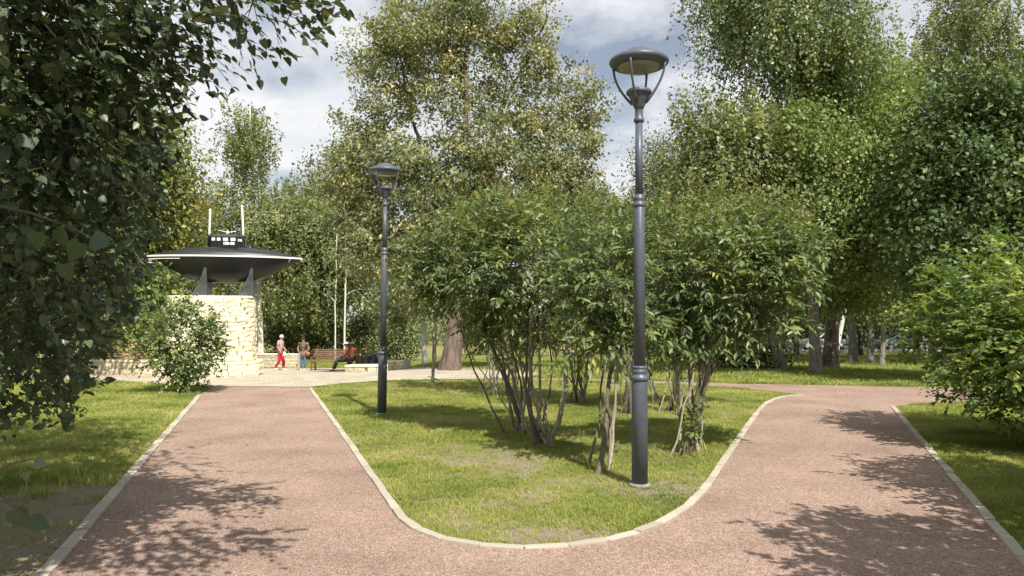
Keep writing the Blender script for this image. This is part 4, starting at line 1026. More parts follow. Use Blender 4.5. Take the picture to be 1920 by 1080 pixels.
# birches beyond the monument
GB = 'birches beyond the monument'
tree('birch_tree', 'tall narrow weeping birch with bare white trunk rising above the submarine', 491, 47, (474, 200), [LB(466, 262, 32, 78, 47, None, 3.0), LB(455, 390, 62, 80, 47), LB(520, 420, 60, 80, 47), LB(480, 520, 90, 70, 47)], L_birch, B_birch, 21, s=.15, cover=2.0, r0=.20, r1=.05, hang=1.5, spread=.6, group=GB, maxn=34000)
tree('birch_tree', 'slim birch with straight white stem showing between lamp and monument', 647, 46, (649, 370), [LB(640, 430, 70, 70, 47.5), LB(690, 480, 60, 80, 48), LB(600, 500, 70, 80, 48)], L_birch, B_birch, 22, s=.15, cover=2.0, r0=.07, r1=.04, hang=1.3, spread=.6, group=GB, flare_=.2, maxn=30000)
tree('birch_tree', 'thin birch with white stem next to the slim straight one', 630, 45.5, (628, 440), [LB(585, 400, 55, 60, 49), LB(560, 470, 50, 90, 48), LB(600, 560, 60, 50, 48)], L_birch, B_birch, 23, s=.15, cover=2.0, r0=.05, r1=.025, hang=1.2, spread=.6, group=GB, flare_=.2, maxn=24000)
tree('birch_tree', 'leafy birch standing directly behind the submarine stern', 405, 50, (400, 330), [LB(400, 420, 50, 90, 50), LB(370, 520, 60, 100, 50), LB(430, 560, 60, 70, 50)], L_birch, B_birch, 24, s=.16, cover=2.2, r0=.16, hang=1.3, spread=.6, group=GB, maxn=26000)
tree('birch_tree', 'rounded birch behind the pale lamp lit gap beyond the bench', 560, 54, (555, 330), [LB(545, 375, 45, 50, 54), LB(590, 350, 35, 40, 55), LB(540, 460, 70, 90, 54), LB(640, 380, 55, 70, 56)], L_birch, B_birch, 25, s=.17, cover=2.0, r0=.18, hang=1.3, spread=.7, group=GB, maxn=28000)
tree('birch_tree', 'forked white birch beside the big furrowed trunk', 797, 34, (806, 480), [LB(800, 520, 60, 60, 34), LB(760, 560, 50, 50, 34)], L_birch, B_birch, 26, s=.13, cover=1.6, r0=.13, r1=.05, hang=.8, spread=.5, group=GB, flare_=.3, bow=(-.12, 0), maxn=16000)
# trees behind the linden
tree('ash_tree', 'yellowing leafy tree rising behind the submarine stern', 262, 27, (300, 190), [LB(300, 290, 60, 90, 27), LB(250, 380, 110, 90, 27), LB(330, 420, 55, 80, 27), LB(200, 480, 120, 90, 27), LB(330, 340, 45, 60, 27)], L_yellow, B_dark, 31, s=.13, cover=2.2, r0=.2, spread=.45, maxn=36000)
tree('maple_tree', 'green broadleaf tree between the linden and the yellowing tree', 120, 22, (150, 60), [LB(150, 200, 150, 150, 22), LB(60, 350, 170, 150, 22), LB(210, 560, 90, 80, 22), LB(90, 560, 130, 90, 22), LB(260, 540, 60, 60, 22)], L_maple, B_dark, 32, s=.14, cover=2.2, r0=.2, spread=.45, maxn=40000)
# the group on the other side
tree('birch_tree', 'old weeping birch with mottled grey trunk and long hanging strands', 1528, 22.6, (1490, -190), [LB(1480, 40, 130, 120, 22.6), LB(1545, 70, 80, 110, 22.6), LB(1400, -30, 90, 90, 22.6), LB(1480, -150, 150, 90, 22.6)], L_birch_d, B_birch_old, 41, s=.095, cover=3.0, r0=.17, r1=.05, hang=1.9, spread=.45, group='birches by the cross path', attach=.45, per=90, maxn=70000)
tree('birch_tree', 'spreading pale birch beside the old weeping birch', 1465, 24.5, (1390, 130, 22), [LB(1385, 240, 100, 80, 21.5), LB(1330, 330, 75, 100, 21.5), LB(1430, 380, 100, 90, 21.5), LB(1300, 420, 75, 70, 21.5), LB(1310, 210, 40, 60, 21.5, None, .7)], L_birch, B_birch_old, 42, s=.11, cover=2.8, r0=.17, hang=1.2, spread=.45, group='birches by the cross path', maxn=60000, bow=(-.3, 0))
tree('elm_tree', 'dense bright green elm with reddish brown trunk behind the mottled trunk', 1553, 26.0, (1590, 90), [LB(1590, 190, 110, 110, 24.5), LB(1520, 300, 110, 110, 21.6), LB(1650, 300, 90, 120, 22.5), LB(1590, 430, 130, 110, 21.8), LB(1490, 420, 90, 100, 21.6), LB(1670, 200, 45, 90, 25), LB(1600, 540, 100, 60, 24, None, .7)], L_maple, B_brown, 43, s=.115, cover=2.9, r0=.27, r1=.06, spread=.30, attach=.35, maxn=100000)
tree('maple_tree', 'dark large leaved maple towering over the sunlit dogwood bush', 1830, 19.0, (1830, 100), [LB(1830, 230, 130, 110, 19), LB(1790, 350, 110, 120, 18.5), LB(1900, 350, 120, 150, 19), LB(1760, 470, 90, 80, 18.5), LB(1860, 500, 130, 90, 19)], L_dark, B_dark, 44, s=.13, cover=2.8, r0=.2, spread=.28, maxn=52000)
tree('birch_tree', 'tall pale birch whose crown tops the dark maple', 1770, 34, (1790, -120), [LB(1820, 40, 90, 110, 34), LB(1752, 110, 26, 90, 34), LB(1890, 120, 70, 90, 34), LB(1820, -100, 80, 90, 34)], L_birch, B_birch, 45, s=.12, cover=2.2, r0=.18, hang=1.5, spread=.5, group='birches by the cross path', maxn=40000)
tree('birch_tree', 'white barked birch right behind the reddish brown trunk', 1561, 29.0, (1670, 120, 30), [LB(1685, 130, 22, 60, 30), LB(1690, 230, 45, 80, 31)], L_birch, B_birch, 46, s=.12, cover=1.8, r0=.09, r1=.04, hang=1.2, spread=.5, group='birches by the cross path', flare_=.25, maxn=14000, attach=.6)
tree('birch_tree', 'thin dim birch trunk standing between white and spotted birches', 1597, 33, (1590, 330, 33), [LB(1590, 360, 110, 80, 33), LB(1560, 480, 90, 60, 33)], L_birch_d, B_birch_old, 47, s=.15, cover=1.6, r0=.20, hang=.8, spread=.5, group='birches by the cross path', maxn=14000)
tree('birch_tree', 'spotted birch with pale foot standing in the shaded grass', 1630, 32, (1640, 300, 32), [LB(1650, 380, 110, 90, 32), LB(1690, 500, 60, 60, 32, None, .6)], L_birch_d, B_birch_old, 48, s=.15, cover=1.6, r0=.15, hang=.8, spread=.5, group='birches by the cross path', maxn=14000)
tree('birch_tree', 'slender birch with white foot beside the spotted birch', 1651, 28.5, (1670, 330, 29), [LB(1700, 420, 90, 90, 29), LB(1650, 570, 50, 30, 28.5, None, .7)], L_birch_d, B_birch_old, 49, s=.13, cover=1.6, r0=.10, hang=.6, spread=.4, group='birches by the cross path', maxn=14000)
tree('willow_tree', 'distant blue green tree showing between tall lamp and weeping birch', 1235, 48, (1240, 245), [LB(1245, 330, 55, 80, 48), LB(1290, 380, 60, 80, 48), LB(1200, 420, 50, 60, 48)], L_under, B_dark, 50, s=.17, cover=2.0, r0=.18, spread=.7, maxn=20000)
# dark understorey beyond the birches and bushes along the far lawn
GU = 'bushes along the far edge of the lawns'
und = [(540, 52, 40, 48, 'low dark bush behind the walking person', L_under), (610, 50, 48, 52, 'rounded bush behind the person in jeans', L_under), (680, 51, 46, 50, 'spreading bush behind the seated pair', L_under), (745, 47, 42, 46, 'low sunlit bush between lamp and forked birch', L_under),
       (480, 55, 60, 70, 'shaded bush behind the stone pedestal', L_under), (1395, 25.5, 70, 45, 'dark low bush at the foot of the dark leaning trunk', L_dark), (1000, 46, 60, 50, 'bush showing through the bare lilac stems', L_under), (1130, 48, 70, 55, 'wide bush behind the lilac clump', L_under), (1260, 44, 60, 50, 'dark bush behind the tall lamp', L_dark), (900, 50, 60, 55, 'bush just behind the big furrowed trunk', L_under)]
for i, (u, Y, ru, rv, lab, mt) in enumerate(und):
    X = (u - CXP) / FPX * Y; zb = Z(X, Y); k = Y / FPX
    lob = [(X + a * ru * k, Y + bq, zb + rv * k * c, ru * k * .6, ru * k * .6, rv * k * .75) for a, bq, c in ((0, 0, .9), (-.6, .3, .7), (.6, -.2, .75), (.15, .6, 1.15))]
    tree('bush', lab, u, Y, (u, HZN - 20), lob, mt, B_dark, 60 + i, s=.15 if Y > 40 else .10, cover=1.8, r0=.07, r1=.02, spread=.35, cat='bush', group=GU, flare_=.1, maxn=7000)
# far wood beyond the road and behind the monument: one mass
rng = np.random.default_rng(90)
n = 2900; cxs = rng.uniform(-120, 140, n); cys = rng.uniform(80, 118, n); hts = 9 + 4 * np.sin(cxs * .21) + 2.2 * np.sin(cxs * .53 + 1) + 1.5 * rng.normal(size=n)
T = np.stack([cxs, cys, hz(cxs, cys) + rng.random(n) ** .75 * np.maximum(4, hts)], -1)
P, A, Nn, sz, rn = cloud_leaves(rng, T, np.array((0, 300., -50)), 28, (1.3, 1.3, 1.1), .55)
tag(link('far_wood', leaf_mesh('far_wood', P, A, Nn, sz, rn, 'rhomb', L_under)), 'hazy band of distant trees closing the view behind the park', 'wood', kind='stuff')
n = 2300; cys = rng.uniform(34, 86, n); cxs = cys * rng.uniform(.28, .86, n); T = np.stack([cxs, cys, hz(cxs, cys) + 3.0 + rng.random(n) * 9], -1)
m_ = 700; cy2 = rng.uniform(23, 38, m_); cx2 = cy2 * rng.uniform(.76, 1.15, m_); T = np.concatenate([T, np.stack([cx2, cy2, 3.5 + rng.random(m_) * 8], -1)])  # leaf clusters outside the view, added to keep the lawn under the birches shaded
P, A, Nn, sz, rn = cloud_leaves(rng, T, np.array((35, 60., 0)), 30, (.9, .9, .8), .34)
tag(link('shaded_wood', leaf_mesh('shaded_wood', P, A, Nn, sz, rn, 'rhomb', L_dark)), 'dark leafy canopy of the wood in front of the parked cars, with added unseen leaves shading the lawn', 'wood', kind='stuff')
TL = ['between silver blue and white cars', 'in the gap after the white car', 'at the rear of the grey green car']
n = 700; cys = rng.uniform(77, 84, n); cxs = cys * rng.uniform(.2, .7, n); T = np.stack([cxs, cys, hz(cxs, cys) + .2 + rng.random(n) * 3.6], -1)  # dark leaves added so the view behind the cars reads as shade
P, A, Nn, sz, rn = cloud_leaves(rng, T, np.array((35, 90., 0)), 30, (.8, .8, .6), .36)
tag(link('added_leafage', leaf_mesh('added_leafage', P, A, Nn, sz, rn, 'rhomb', L_dark)), 'added dark hedge behind the parked cars', 'leafage', kind='stuff')
for i, (u, Y, r) in enumerate(((1492, 47, .15), (1612, 46, .13), (1715, 43, .16))):
    X = (u - CXP) / FPX * Y; zb = Z(X, Y); st = stem_line((X, Y, zb - .05), (X + rng.normal() * .4, Y, zb + 9), 10, .05, rng)
    V, F = tubes_tri([(st - st[0], flare(st, np.linspace(r, r * .5, 10), .4, .4), 8)])
    o = link('tree_trunk', trimesh('tree_trunk', V, F, B_dark, smooth_=True), None, st[0]); tag(o, 'dark bare trunk in the shaded wood ' + TL[i], 'tree trunk', 'dark trunks in the shaded wood')

# ------------------------------------------------------------------ lilac clump on the lawn
def fan(u, v, tops, rg, r0=.03, r1=.012, extra=0):
    """stems from one clump foot: tops as (u, v, Y)"""
    b0 = G(u, v); st = []; rd = []
    for (tu, tv, tY, rr) in tops:
        off = np.r_[rg.normal(size=2) * .09, 0]; st.append(stem_line(b0 + off + np.array((0, 0, -.03)), at(tu, tv, tY), 12, .20, rg, rg.normal(size=2) * .13)); rd.append((rr, rr * .5))
    if extra:
        for k in range(extra):
            tu, tv, tY, rr = tops[k % len(tops)]; off = np.r_[rg.normal(size=2) * .20, 0]
            st.append(stem_line(b0 + off + np.array((0, 0, -.03)), at(tu + rg.normal() * 38, tv + rg.uniform(-30, 40), tY + rg.normal() * .25), 12, .22, rg, rg.normal(size=2) * .12)); q = rg.uniform(.010, .019); rd.append((q, q * .5))
    return b0, st, rd
LA = dict(t='lance', a=dict(tw=3, per=7, L=.26, droop=.20, spread=.10, size=(.122, .028)), twig=B_grey)
acc = (L_seed, .38, .022, 26, lambda T: T[:, 2] > 2.6)
def lilac(label, u, v, tops, lobes, seed, n, single=110, mat=None, bark=None, leaf=None, acc_=acc, **kw):
    rg = np.random.default_rng(seed); b0, st, rd = fan(u, v, tops, rg, extra=1 if seed == 101 else 5)
    return plant('lilac_shrub', label, 'shrub', b0, st, rd, lobes, int(n * 1.6), 'sprig', leaf or LA, mat or L_shrub, bark or B_grey, seed, group='lilac shrubs on the lawn', single=single, trunk_name='stem', twigs=True, accents=acc_,
                 skel=dict(attach=.42, seg=.25, tip=.004, pw=.42, lift=.1), floor=1.0, ksides=7, **kw)
Y = 8.4
lilac('lilac with one mottled crooked stem next to the tall lamp', 1127, 884, [(1148, 600, 8.3, .036), (1105, 560, 8.6, .018), (1185, 580, 8.5, .018)], [LB(1120, 530, 75, 85, Y), LB(1175, 600, 55, 70, Y), LB(1110, 630, 60, 50, Y), LB(1150, 450, 90, 70, 9.)], 101, 110)
Y = 10.2
lilac('lilac with dark upright stems and a broken yellow branch', 1021, 836, [(1040, 600, 10.1, .042), (1010, 520, 10.2, .03), (1075, 560, 10, .025), (985, 540, 10.4, .025)], [LB(1000, 480, 110, 95, Y), LB(930, 520, 90, 90, 10.4), LB(1060, 560, 60, 70, Y), LB(960, 420, 110, 60, 10.6), LB(985, 600, 50, 60, Y), LB(920, 590, 50, 50, 10.4)], 102, 200)
Y = 11.0
lilac('lilac with two long stems leaning over the sunny lawn', 972, 810, [(880, 560, 11, .034), (915, 540, 11, .032), (950, 560, 11, .022), (850, 520, 11.2, .02)], [LB(870, 500, 95, 85, Y), LB(810, 540, 60, 60, 11.2), LB(900, 430, 90, 60, 11.2), LB(800, 480, 50, 50, 11.4), LB(915, 600, 45, 45, Y)], 103, 180)
Y = 9.3
lilac('lilac with stems fanning out beside the curved kerb', 1292, 848, [(1350, 600, 9.3, .040), (1315, 560, 9.3, .036), (1395, 590, 9.2, .03), (1280, 580, 9.4, .03), (1300, 520, 9.5, .03)], [LB(1370, 490, 115, 90, Y), LB(1290, 540, 70, 90, Y), LB(1440, 520, 80, 80, 9.2), LB(1330, 600, 70, 50, Y), LB(1400, 420, 90, 55, 9.6), LB(1480, 470, 50, 60, 9.3), LB(1270, 620, 55, 60, Y), LB(1420, 600, 70, 45, 9.2), LB(1345, 640, 30, 26, Y)], 104, 290, single=150)
Y = 13.2
lilac('lilac with dark leaning stem behind the tall lamp', 1254, 770, [(1235, 640, 13.2, .05), (1290, 560, 13.2, .03), (1220, 540, 13.2, .03)], [LB(1290, 440, 110, 75, Y), LB(1230, 520, 70, 70, Y), LB(1380, 420, 80, 55, 13), LB(1440, 450, 60, 55, 13)], 105, 190, single=80)
lilac('lilac with crowded shaded stems in the middle of the clump', 1172, 776, [(1190, 600, 13, .04), (1150, 560, 13, .04), (1210, 560, 13, .03), (1130, 580, 13.2, .03), (1175, 520, 13, .03)], [LB(1150, 430, 100, 75, 13.2), LB(1190, 520, 80, 80, 13), LB(1100, 500, 60, 70, 13)], 106, 160, single=60)
lilac('lilac with many thin dark stems at the back of the clump', 1088, 755, [(1070, 600, 14.6, .035), (1095, 560, 14.6, .035), (1110, 590, 14.6, .03), (1055, 560, 14.6, .03), (1080, 520, 14.6, .03)], [LB(1050, 420, 100, 60, 14.6), LB(1090, 500, 70, 70, 14.5), LB(980, 400, 70, 45, 14.8)], 107, 150, single=50)
lilac('lilac with pale thin stems behind the leaning pair', 935, 742, [(925, 600, 16, .03), (960, 560, 16, .03), (900, 580, 16, .025), (985, 600, 16, .025)], [LB(930, 450, 90, 60, 16), LB(870, 430, 60, 50, 16), LB(1000, 430, 60, 50, 16)], 108, 110, single=40, bark=B_pale)
# broken yellow branch and pale stakes
def stick(name, label, cat, a, c, r0, r1, mat, group=None):
    P = stem_line(a, c, 8, .04, np.random.default_rng(int(a[0] * 100) % 997)); b0 = P[0].copy(); V, F = tubes_tri([(P - b0, np.linspace(r0, r1, 8), 8)])
    # close the broken top
    V = np.concatenate([V, [P[-1] - b0]]); k = len(V) - 1; F = np.concatenate([F, [[k - 8 + i, k - 8 + (i + 1) % 8, k] for i in range(8)]])
    return tag(link(name, trimesh(name, V, F, mat, smooth_=True), None, b0), label, cat, group)
stick('broken_branch', 'yellow peeled broken branch caught between the lilac stems', 'branch', at(1044, 665, 9.9), at(1066, 603, 9.7), .022, .017, B_yellow)
stick('stake', 'short pale stake leaning beside the dark upright lilac stems', 'stake', G(996, 822), at(1018, 745, 10.2), .024, .022, B_pale)
stick('stake', 'thin pale cane propped by the dark leaning lilac stem', 'stake', G(1268, 771), at(1250, 700, 13.1), .016, .012, B_pale)
SP = dict(t='oval', a=dict(tw=2, per=6, L=.16, droop=.2, spread=.05, size=(.075, .015)))
def sapling(label, u, v, tops, lobes, seed, n, mat, bark, leaf=SP, name='sapling', cat='sapling'):
    rg = np.random.default_rng(seed); b0, st, rd = fan(u, v, tops, rg)
    return plant(name, label, cat, b0, st, rd, lobes, n, 'sprig', leaf, mat, bark, seed, single=0, trunk_name='stem', skel=dict(attach=.5, seg=.2, tip=.003, pw=.4), floor=.3, ksides=6)
sapling('sapling with bright lime green leaves among the lilac stems', 985, 775, [(955, 600, 12.4, .012), (985, 610, 12.4, .012)], [LB(957, 600, 24, 40, 12.3), LB(985, 640, 22, 40, 12.3)], 121, 30, L_lime, B_pale)
sapling('pair of thin pale crooked stems before the big furrowed trunk', 822, 722, [(822, 575, 18, .045), (812, 590, 18, .035), (805, 706, 18.2, .03)], [LB(822, 540, 40, 40, 18), LB(800, 560, 40, 40, 18)], 122, 40, L_shrub, B_pale)
sapling('two slender white stems at the plaza edge', 905, 728, [(900, 640, 17.4, .018), (912, 645, 17.4, .016)], [LB(905, 620, 28, 40, 17.4)], 123, 26, L_shrub, B_birch)
sapling('leafy young shoot at the foot of the fanning lilac', 1296, 846, [(1305, 800, 9.0, .006)], [LB(1304, 822, 16, 20, 9.0)], 124, 14, L_shrub, B_grey)

# ------------------------------------------------------------------ bushes at both sides
rg = np.random.default_rng(5)
b0, st, rd = fan(345, 732, [(345, 640, 16.8, .03), (300, 640, 16.8, .03), (390, 650, 16.8, .03), (320, 600, 16.9, .03), (370, 600, 16.8, .03)], rg)
plant('currant_bush', 'leafy green bush standing in front of the stone pedestal', 'bush', b0, st, rd, [LB(345, 640, 62, 62, 16.8), LB(300, 660, 42, 45, 16.8), LB(390, 650, 40, 50, 16.8), LB(345, 695, 42, 36, 16.8), LB(330, 590, 42, 30, 16.9), LB(395, 615, 28, 24, 16.8)], 330, 'sprig',
      dict(t='oval', a=dict(tw=3, per=6, L=.22, droop=.2, spread=.10, size=(.10, .02))), L_shrub, B_grey, 131, trunk_name='stem', skel=dict(attach=.3, seg=.25, tip=.004), single=90, floor=.12)
RS = dict(t='oval', a=dict(tw=3, per=7, L=.24, droop=.18, spread=.12, size=(.098, .02)))
def rbush(label, x, y, R, H, seed, n, single, mat=L_rshrub, wide=1., extra=[]):
    rg = np.random.default_rng(seed); st = []; rd = []
    for i in range(9):
        a = i * 2.4; q = (x + .6 * R * math.cos(a), y + .6 * R * math.sin(a), H * .62); st.append(stem_line((x + .15 * math.cos(a), y + .15 * math.sin(a), -.03), q, 10, .06, rg)); rd.append((.025, .012))
    lob = [(x, y, H * .62, R * .9, R * .9, H * .38), (x - .45 * R, y - .3 * R, H * .45, R * .62, R * .62, H * .32), (x + .5 * R, y, H * .5, R * .6, R * .6, H * .36), (x, y - .5 * R, H * .5, R * .62, R * .6, H * .34), (x - .3 * R, y + .4 * R, H * .55, R * .6, R * .6, H * .36)] + extra
    return plant('dogwood_bush', label, 'bush', (x, y, 0), st, rd, lob, n, 'sprig', RS if single else dict(RS, t='rhomb'), mat, B_grey, seed, group='dogwood bushes beside the path', trunk_name='stem', skel=dict(attach=.3, seg=.3, tip=.004), single=single, floor=.2, ksides=6)
rbush('big sunlit dogwood bush with yellow green top beside the path', 7.6, 9.8, 2.0, 2.95, 141, 1800, 260, extra=[(6.9, 9.2, .75, 1.25, 1.2, .65), (7.7, 8.9, .8, 1.3, 1.1, .7), (6.5, 10.0, 1.4, .95, 1.0, .9), (7.9, 9.4, 2.0, 1.4, 1.2, .75)])
rbush('dogwood bush further along beyond the sunlit one', 11.3, 13.2, 1.7, 2.7, 142, 420, 0)
rbush('dogwood bush overhanging the path edge next to the sunlit one', 5.95, 5.6, 1.6, 3.35, 143, 1050, 0)
rbush('dogwood bush at the near path edge casting its shade on the gravel', 4.3, 2.7, 1.65, 3.9, 144, 1050, 0)

# ------------------------------------------------------------------ the linden overhanging the path
rg = np.random.default_rng(9)
tb = np.array((-6.4, 4.6, 0.))
st = [stem_line(tb + (0, 0, -.03), (-5.6, 4.5, 9.5), 18, .03, rg)]
lob = [(-3.55, 4.2, 2.9, 1.30, 1.2, 1.9, 2.0), (-2.75, 4.5, 2.95, .62, .7, 1.05, 1.5), (-2.0, 4.35, 3.46, 1.12, .6, .40, 1.5), (-1.75, 2.7, 3.75, 1.2, .6, .45, .9), (-3.9, 5.4, 2.0, 1.4, 1.2, 1.3, 1.5), (-4.9, 7.4, 2.1, 1.4, 1.3, 1.3, .8), (-5.2, 9.6, 1.3, 1.1, 1.1, 1.0, .7),
       (-4.6, 4.2, 6.6, 2.6, 2.6, 2.2, .55), (-2.9, 3.6, 4.9, 1.6, 1.4, .9, .5), (-5.6, 6.5, 4.8, 1.8, 1.8, 1.8, .5), (-3.2, 2.0, 4.2, 1.4, 1.0, .9, .5), (.1, -.9, 4.3, 1.0, .9, .7, 1.6), (-.5, -.2, 3.8, .7, .7, .5, 1.2)]  # last two lobes: unseen leaves added overhead to shade the near leaves
def lkeep(P):
    u, v, d = project(P)
    ub = np.interp(v, [-50, 0, 40, 75, 105, 150, 175, 190, 240, 300, 420, 520, 600, 640, 700, 780, 830], [680, 650, 640, 615, 560, 545, 440, 375, 345, 330, 290, 270, 255, 200, 175, 150, 60])
    nz_ = 18 * np.sin(v * .09) + 12 * np.sin(v * .23 + 1)
    inside = (v > -30) & (v < 1100) & (u > 0) & (d > 0)
    return ~(inside & (u > ub + nz_)) & ~((v > 800) & (d > 0) & (u > -60) & (d < 6))
LN = dict(t='heart', a=dict(tw=3, per=6, L=.30, droop=.45, spread=.12, size=(.064, .012), fan=.8), keep=lkeep)
linden = plant('linden_tree', 'large linden with heart shaped leaves overhanging the path from its grassy verge', 'tree', tb, st, [(.22, .05)], lob, 3000, 'sprig', LN, L_linden, B_dark, 151, single=300, skel=dict(attach=.15, seg=.4, tip=.004, pw=.42, lift=.15, up=.35), twigs=True, floor=.5)
def near_leaf(u, v, Yd, size, ax_, nr, k):
    p = at(u, v, Yd) - tb; s, a, nn = frames(np.array([ax_], float), np.array([nr], float)); s, a, nn = s[0], a[0], nn[0]
    o = link('leaf', single_leaf('heart', L_linden, k), linden)
    o.matrix_local = Matrix(((s[0], a[0], nn[0], p[0]), (s[1], a[1], nn[1], p[1]), (s[2], a[2], nn[2], p[2]), (0, 0, 0, 1))) @ Matrix.Scale(size * .5, 4)
for q in ((190, 465, 1.25, .075, (-.4, .2, .9), (.3, -1, -.3), 0), (150, 455, 1.27, .075, (-.5, .1, -.8), (.2, -1, -.2), 0), (110, 430, 1.3, .07, (.3, .2, -.9), (-.2, -1, -.3), 0), (70, 435, 1.28, .07, (-.2, .3, -.9), (.1, -.9, -.2), 0), (120, 495, 1.3, .065, (.1, .3, -.9), (.3, -1, -.1), 0),
          (28, 955, 1.2, .075, (.2, .2, -.6), (.1, -.8, .3), 1), (58, 975, 1.2, .06, (.7, .2, -.4), (.1, -.8, .3), 0), (62, 868, 1.2, .045, (.9, .1, -.2), (.1, -.7, .8), 3), (48, 885, 1.2, .03, (.1, .1, -1), (.4, -1, .1), 3)):
    near_leaf(*q)  # mostly the darkest leaf tone, standing in for shade on these near leaves
for pts in ([(-60, 372, 1.3), (60, 400, 1.29), (130, 425, 1.28), (190, 455, 1.26)], [(-60, 905, 1.2), (20, 870, 1.2), (62, 860, 1.2)], [(-60, 925, 1.2), (20, 945, 1.2), (50, 965, 1.2)]):
    P = np.array([at(*p) for p in pts]) - tb; V, F = tubes_tri([(P, np.linspace(.0022, .001, len(P)), 6)]); link('twig', trimesh('twig', V, F, B_dark, smooth_=True), linden)

# ------------------------------------------------------------------ grass
M_grass = leafmat('grass blade', [(0, (0.163, 0.215, 0.046)), (0.35, (0.275, 0.319, 0.075)), (0.65, (0.414, 0.416, 0.125)), (1, (0.564, 0.52, 0.23))], .55, .35, (1.25, 1.25, .75, 1), .25)
gn = M_grass.node_tree; _g = gn.nodes.new('ShaderNodeNewGeometry'); _n = gn.nodes.new('ShaderNodeTexNoise'); _n.inputs['Scale'].default_value = 1.1; _n.inputs['Detail'].default_value = 5
gn.links.new(_g.outputs['Position'], _n.inputs['Vector']); _m = gn.nodes.new('ShaderNodeMath'); _m.operation = 'MULTIPLY_ADD'; _m.inputs[1].default_value = 1.9; _m.inputs[2].default_value = -.95; gn.links.new(_n.outputs[0], _m.inputs[0])
_at = [x for x in gn.nodes if x.type == 'ATTRIBUTE'][0]; _rp = [x for x in gn.nodes if x.type == 'VALTORGB'][0]; _a = gn.nodes.new('ShaderNodeMath'); _a.operation = 'ADD'; gn.links.new(_at.outputs['Fac'], _a.inputs[0]); gn.links.new(_m.outputs[0], _a.inputs[1]); gn.links.new(_a.outputs[0], _rp.inputs[0])
def tuft(seed, nb, h, rad, wd, lay):
    r = np.random.default_rng(seed); V = []; F = []; rn = []
    for i in range(nb):
        a = r.uniform(0, 6.283); p = np.array((r.normal() * rad, r.normal() * rad, -.004)); hh = h * r.uniform(.5, 1.25); d = np.array((math.cos(a), math.sin(a), 0)); s = np.array((-d[1], d[0], 0)) * wd
        l_ = lay * r.uniform(.3, 1.3) * hh; m = p + d * l_ * .35 + np.array((0, 0, hh * .6)); t = p + d * l_ + np.array((0, 0, hh))
        o = len(V); V += [p - s, p + s, m + s * .8, m - s * .8, t]; F += [(o, o + 1, o + 2), (o, o + 2, o + 3), (o + 3, o + 2, o + 4)]; rn += [np.clip(r.normal(.45, .25), 0, 1)] * 5
    return bpy.data.objects.new('grass_tuft', trimesh('grass_tuft', np.array(V), np.array(F), M_grass, rn))
def scatter(name, label, pts, scl, tf, seed):
    r = np.random.default_rng(seed); n = len(pts); me = bpy.data.meshes.new(name); me.vertices.add(n); me.vertices.foreach_set('co', pts.astype(np.float32).ravel())
    a = me.attributes.new('rot', 'FLOAT_VECTOR', 'POINT'); rv = np.stack([r.normal(size=n) * .12, r.normal(size=n) * .12, r.uniform(0, 6.283, n)], -1); a.data.foreach_set('vector', rv.astype(np.float32).ravel())
    a = me.attributes.new('scl', 'FLOAT', 'POINT'); a.data.foreach_set('value', scl.astype(np.float32))
    o = link(name, me); tag(o, label, 'grass', kind='stuff')
    ng = bpy.data.node_groups.new(name, 'GeometryNodeTree'); ng.interface.new_socket('Geometry', in_out='INPUT', socket_type='NodeSocketGeometry'); ng.interface.new_socket('Geometry', in_out='OUTPUT', socket_type='NodeSocketGeometry')
    gi = ng.nodes.new('NodeGroupInput'); go = ng.nodes.new('NodeGroupOutput'); ip = ng.nodes.new('GeometryNodeInstanceOnPoints'); oi = ng.nodes.new('GeometryNodeObjectInfo'); oi.inputs['Object'].default_value = tf
    ra = ng.nodes.new('GeometryNodeInputNamedAttribute'); ra.data_type = 'FLOAT_VECTOR'; ra.inputs['Name'].default_value = 'rot'
    sa = ng.nodes.new('GeometryNodeInputNamedAttribute'); sa.data_type = 'FLOAT'; sa.inputs['Name'].default_value = 'scl'
    e2 = ng.nodes.new('FunctionNodeEulerToRotation'); ng.links.new(ra.outputs['Attribute'], e2.inputs[0]); ng.links.new(e2.outputs[0], ip.inputs['Rotation'])
    ng.links.new(sa.outputs['Attribute'], ip.inputs['Scale']); ng.links.new(gi.outputs[0], ip.inputs['Points']); ng.links.new(oi.outputs['Geometry'], ip.inputs['Instance']); ng.links.new(ip.outputs[0], go.inputs[0])
    m = o.modifiers.new('scatter', 'NODES'); m.node_group = ng; return o
def fbm(x, y, seed):
    r = np.random.default_rng(seed); s = 0
    for k in range(10):
        f = .5 * 1.45 ** k; a = r.uniform(0, 6.283); ph = r.uniform(0, 6.283); s = s + np.sin((x * math.cos(a) + y * math.sin(a)) * f * 2 + ph + 1.3 * np.sin(y * f + k)) / 1.25 ** k
    return s / 3.0
def shrink(poly_test, x, y, d):
    return poly_test(x, y) & poly_test(x + d, y) & poly_test(x - d, y) & poly_test(x, y + d) & poly_test(x, y - d)
isl_poly = K2 + cross_near + [np.array(p) for p in plaza_near[5:12][::-1]]
def lawn_pts(test, box, dens, seed, thin=None):
    r = np.random.default_rng(seed); out = []
    y = box[2]
    while y < box[3]:
        dy = max(.5, .12 * max(y, 1)); D = dens(y + dy / 2); n = int(D * dy * (box[1] - box[0])); xs = r.uniform(box[0], box[1], n); ys = r.uniform(y, y + dy, n)
        k = test(xs, ys)
        vis = np.abs(xs) < .74 * ys + .6; k &= vis
        if thin is not None: k &= r.random(n) < thin(xs, ys)
        out.append(np.stack([xs[k], ys[k], hz(xs[k], ys[k])], -1)); y += dy
    return np.concatenate(out)
den = lambda y: np.clip(2300 * (6. / y) ** 1.6, 200, 2300)
path_in = lambda x, y: inpoly(x, y, path_poly); plaza_in = lambda x, y: inpoly(x, y, plaza_poly)
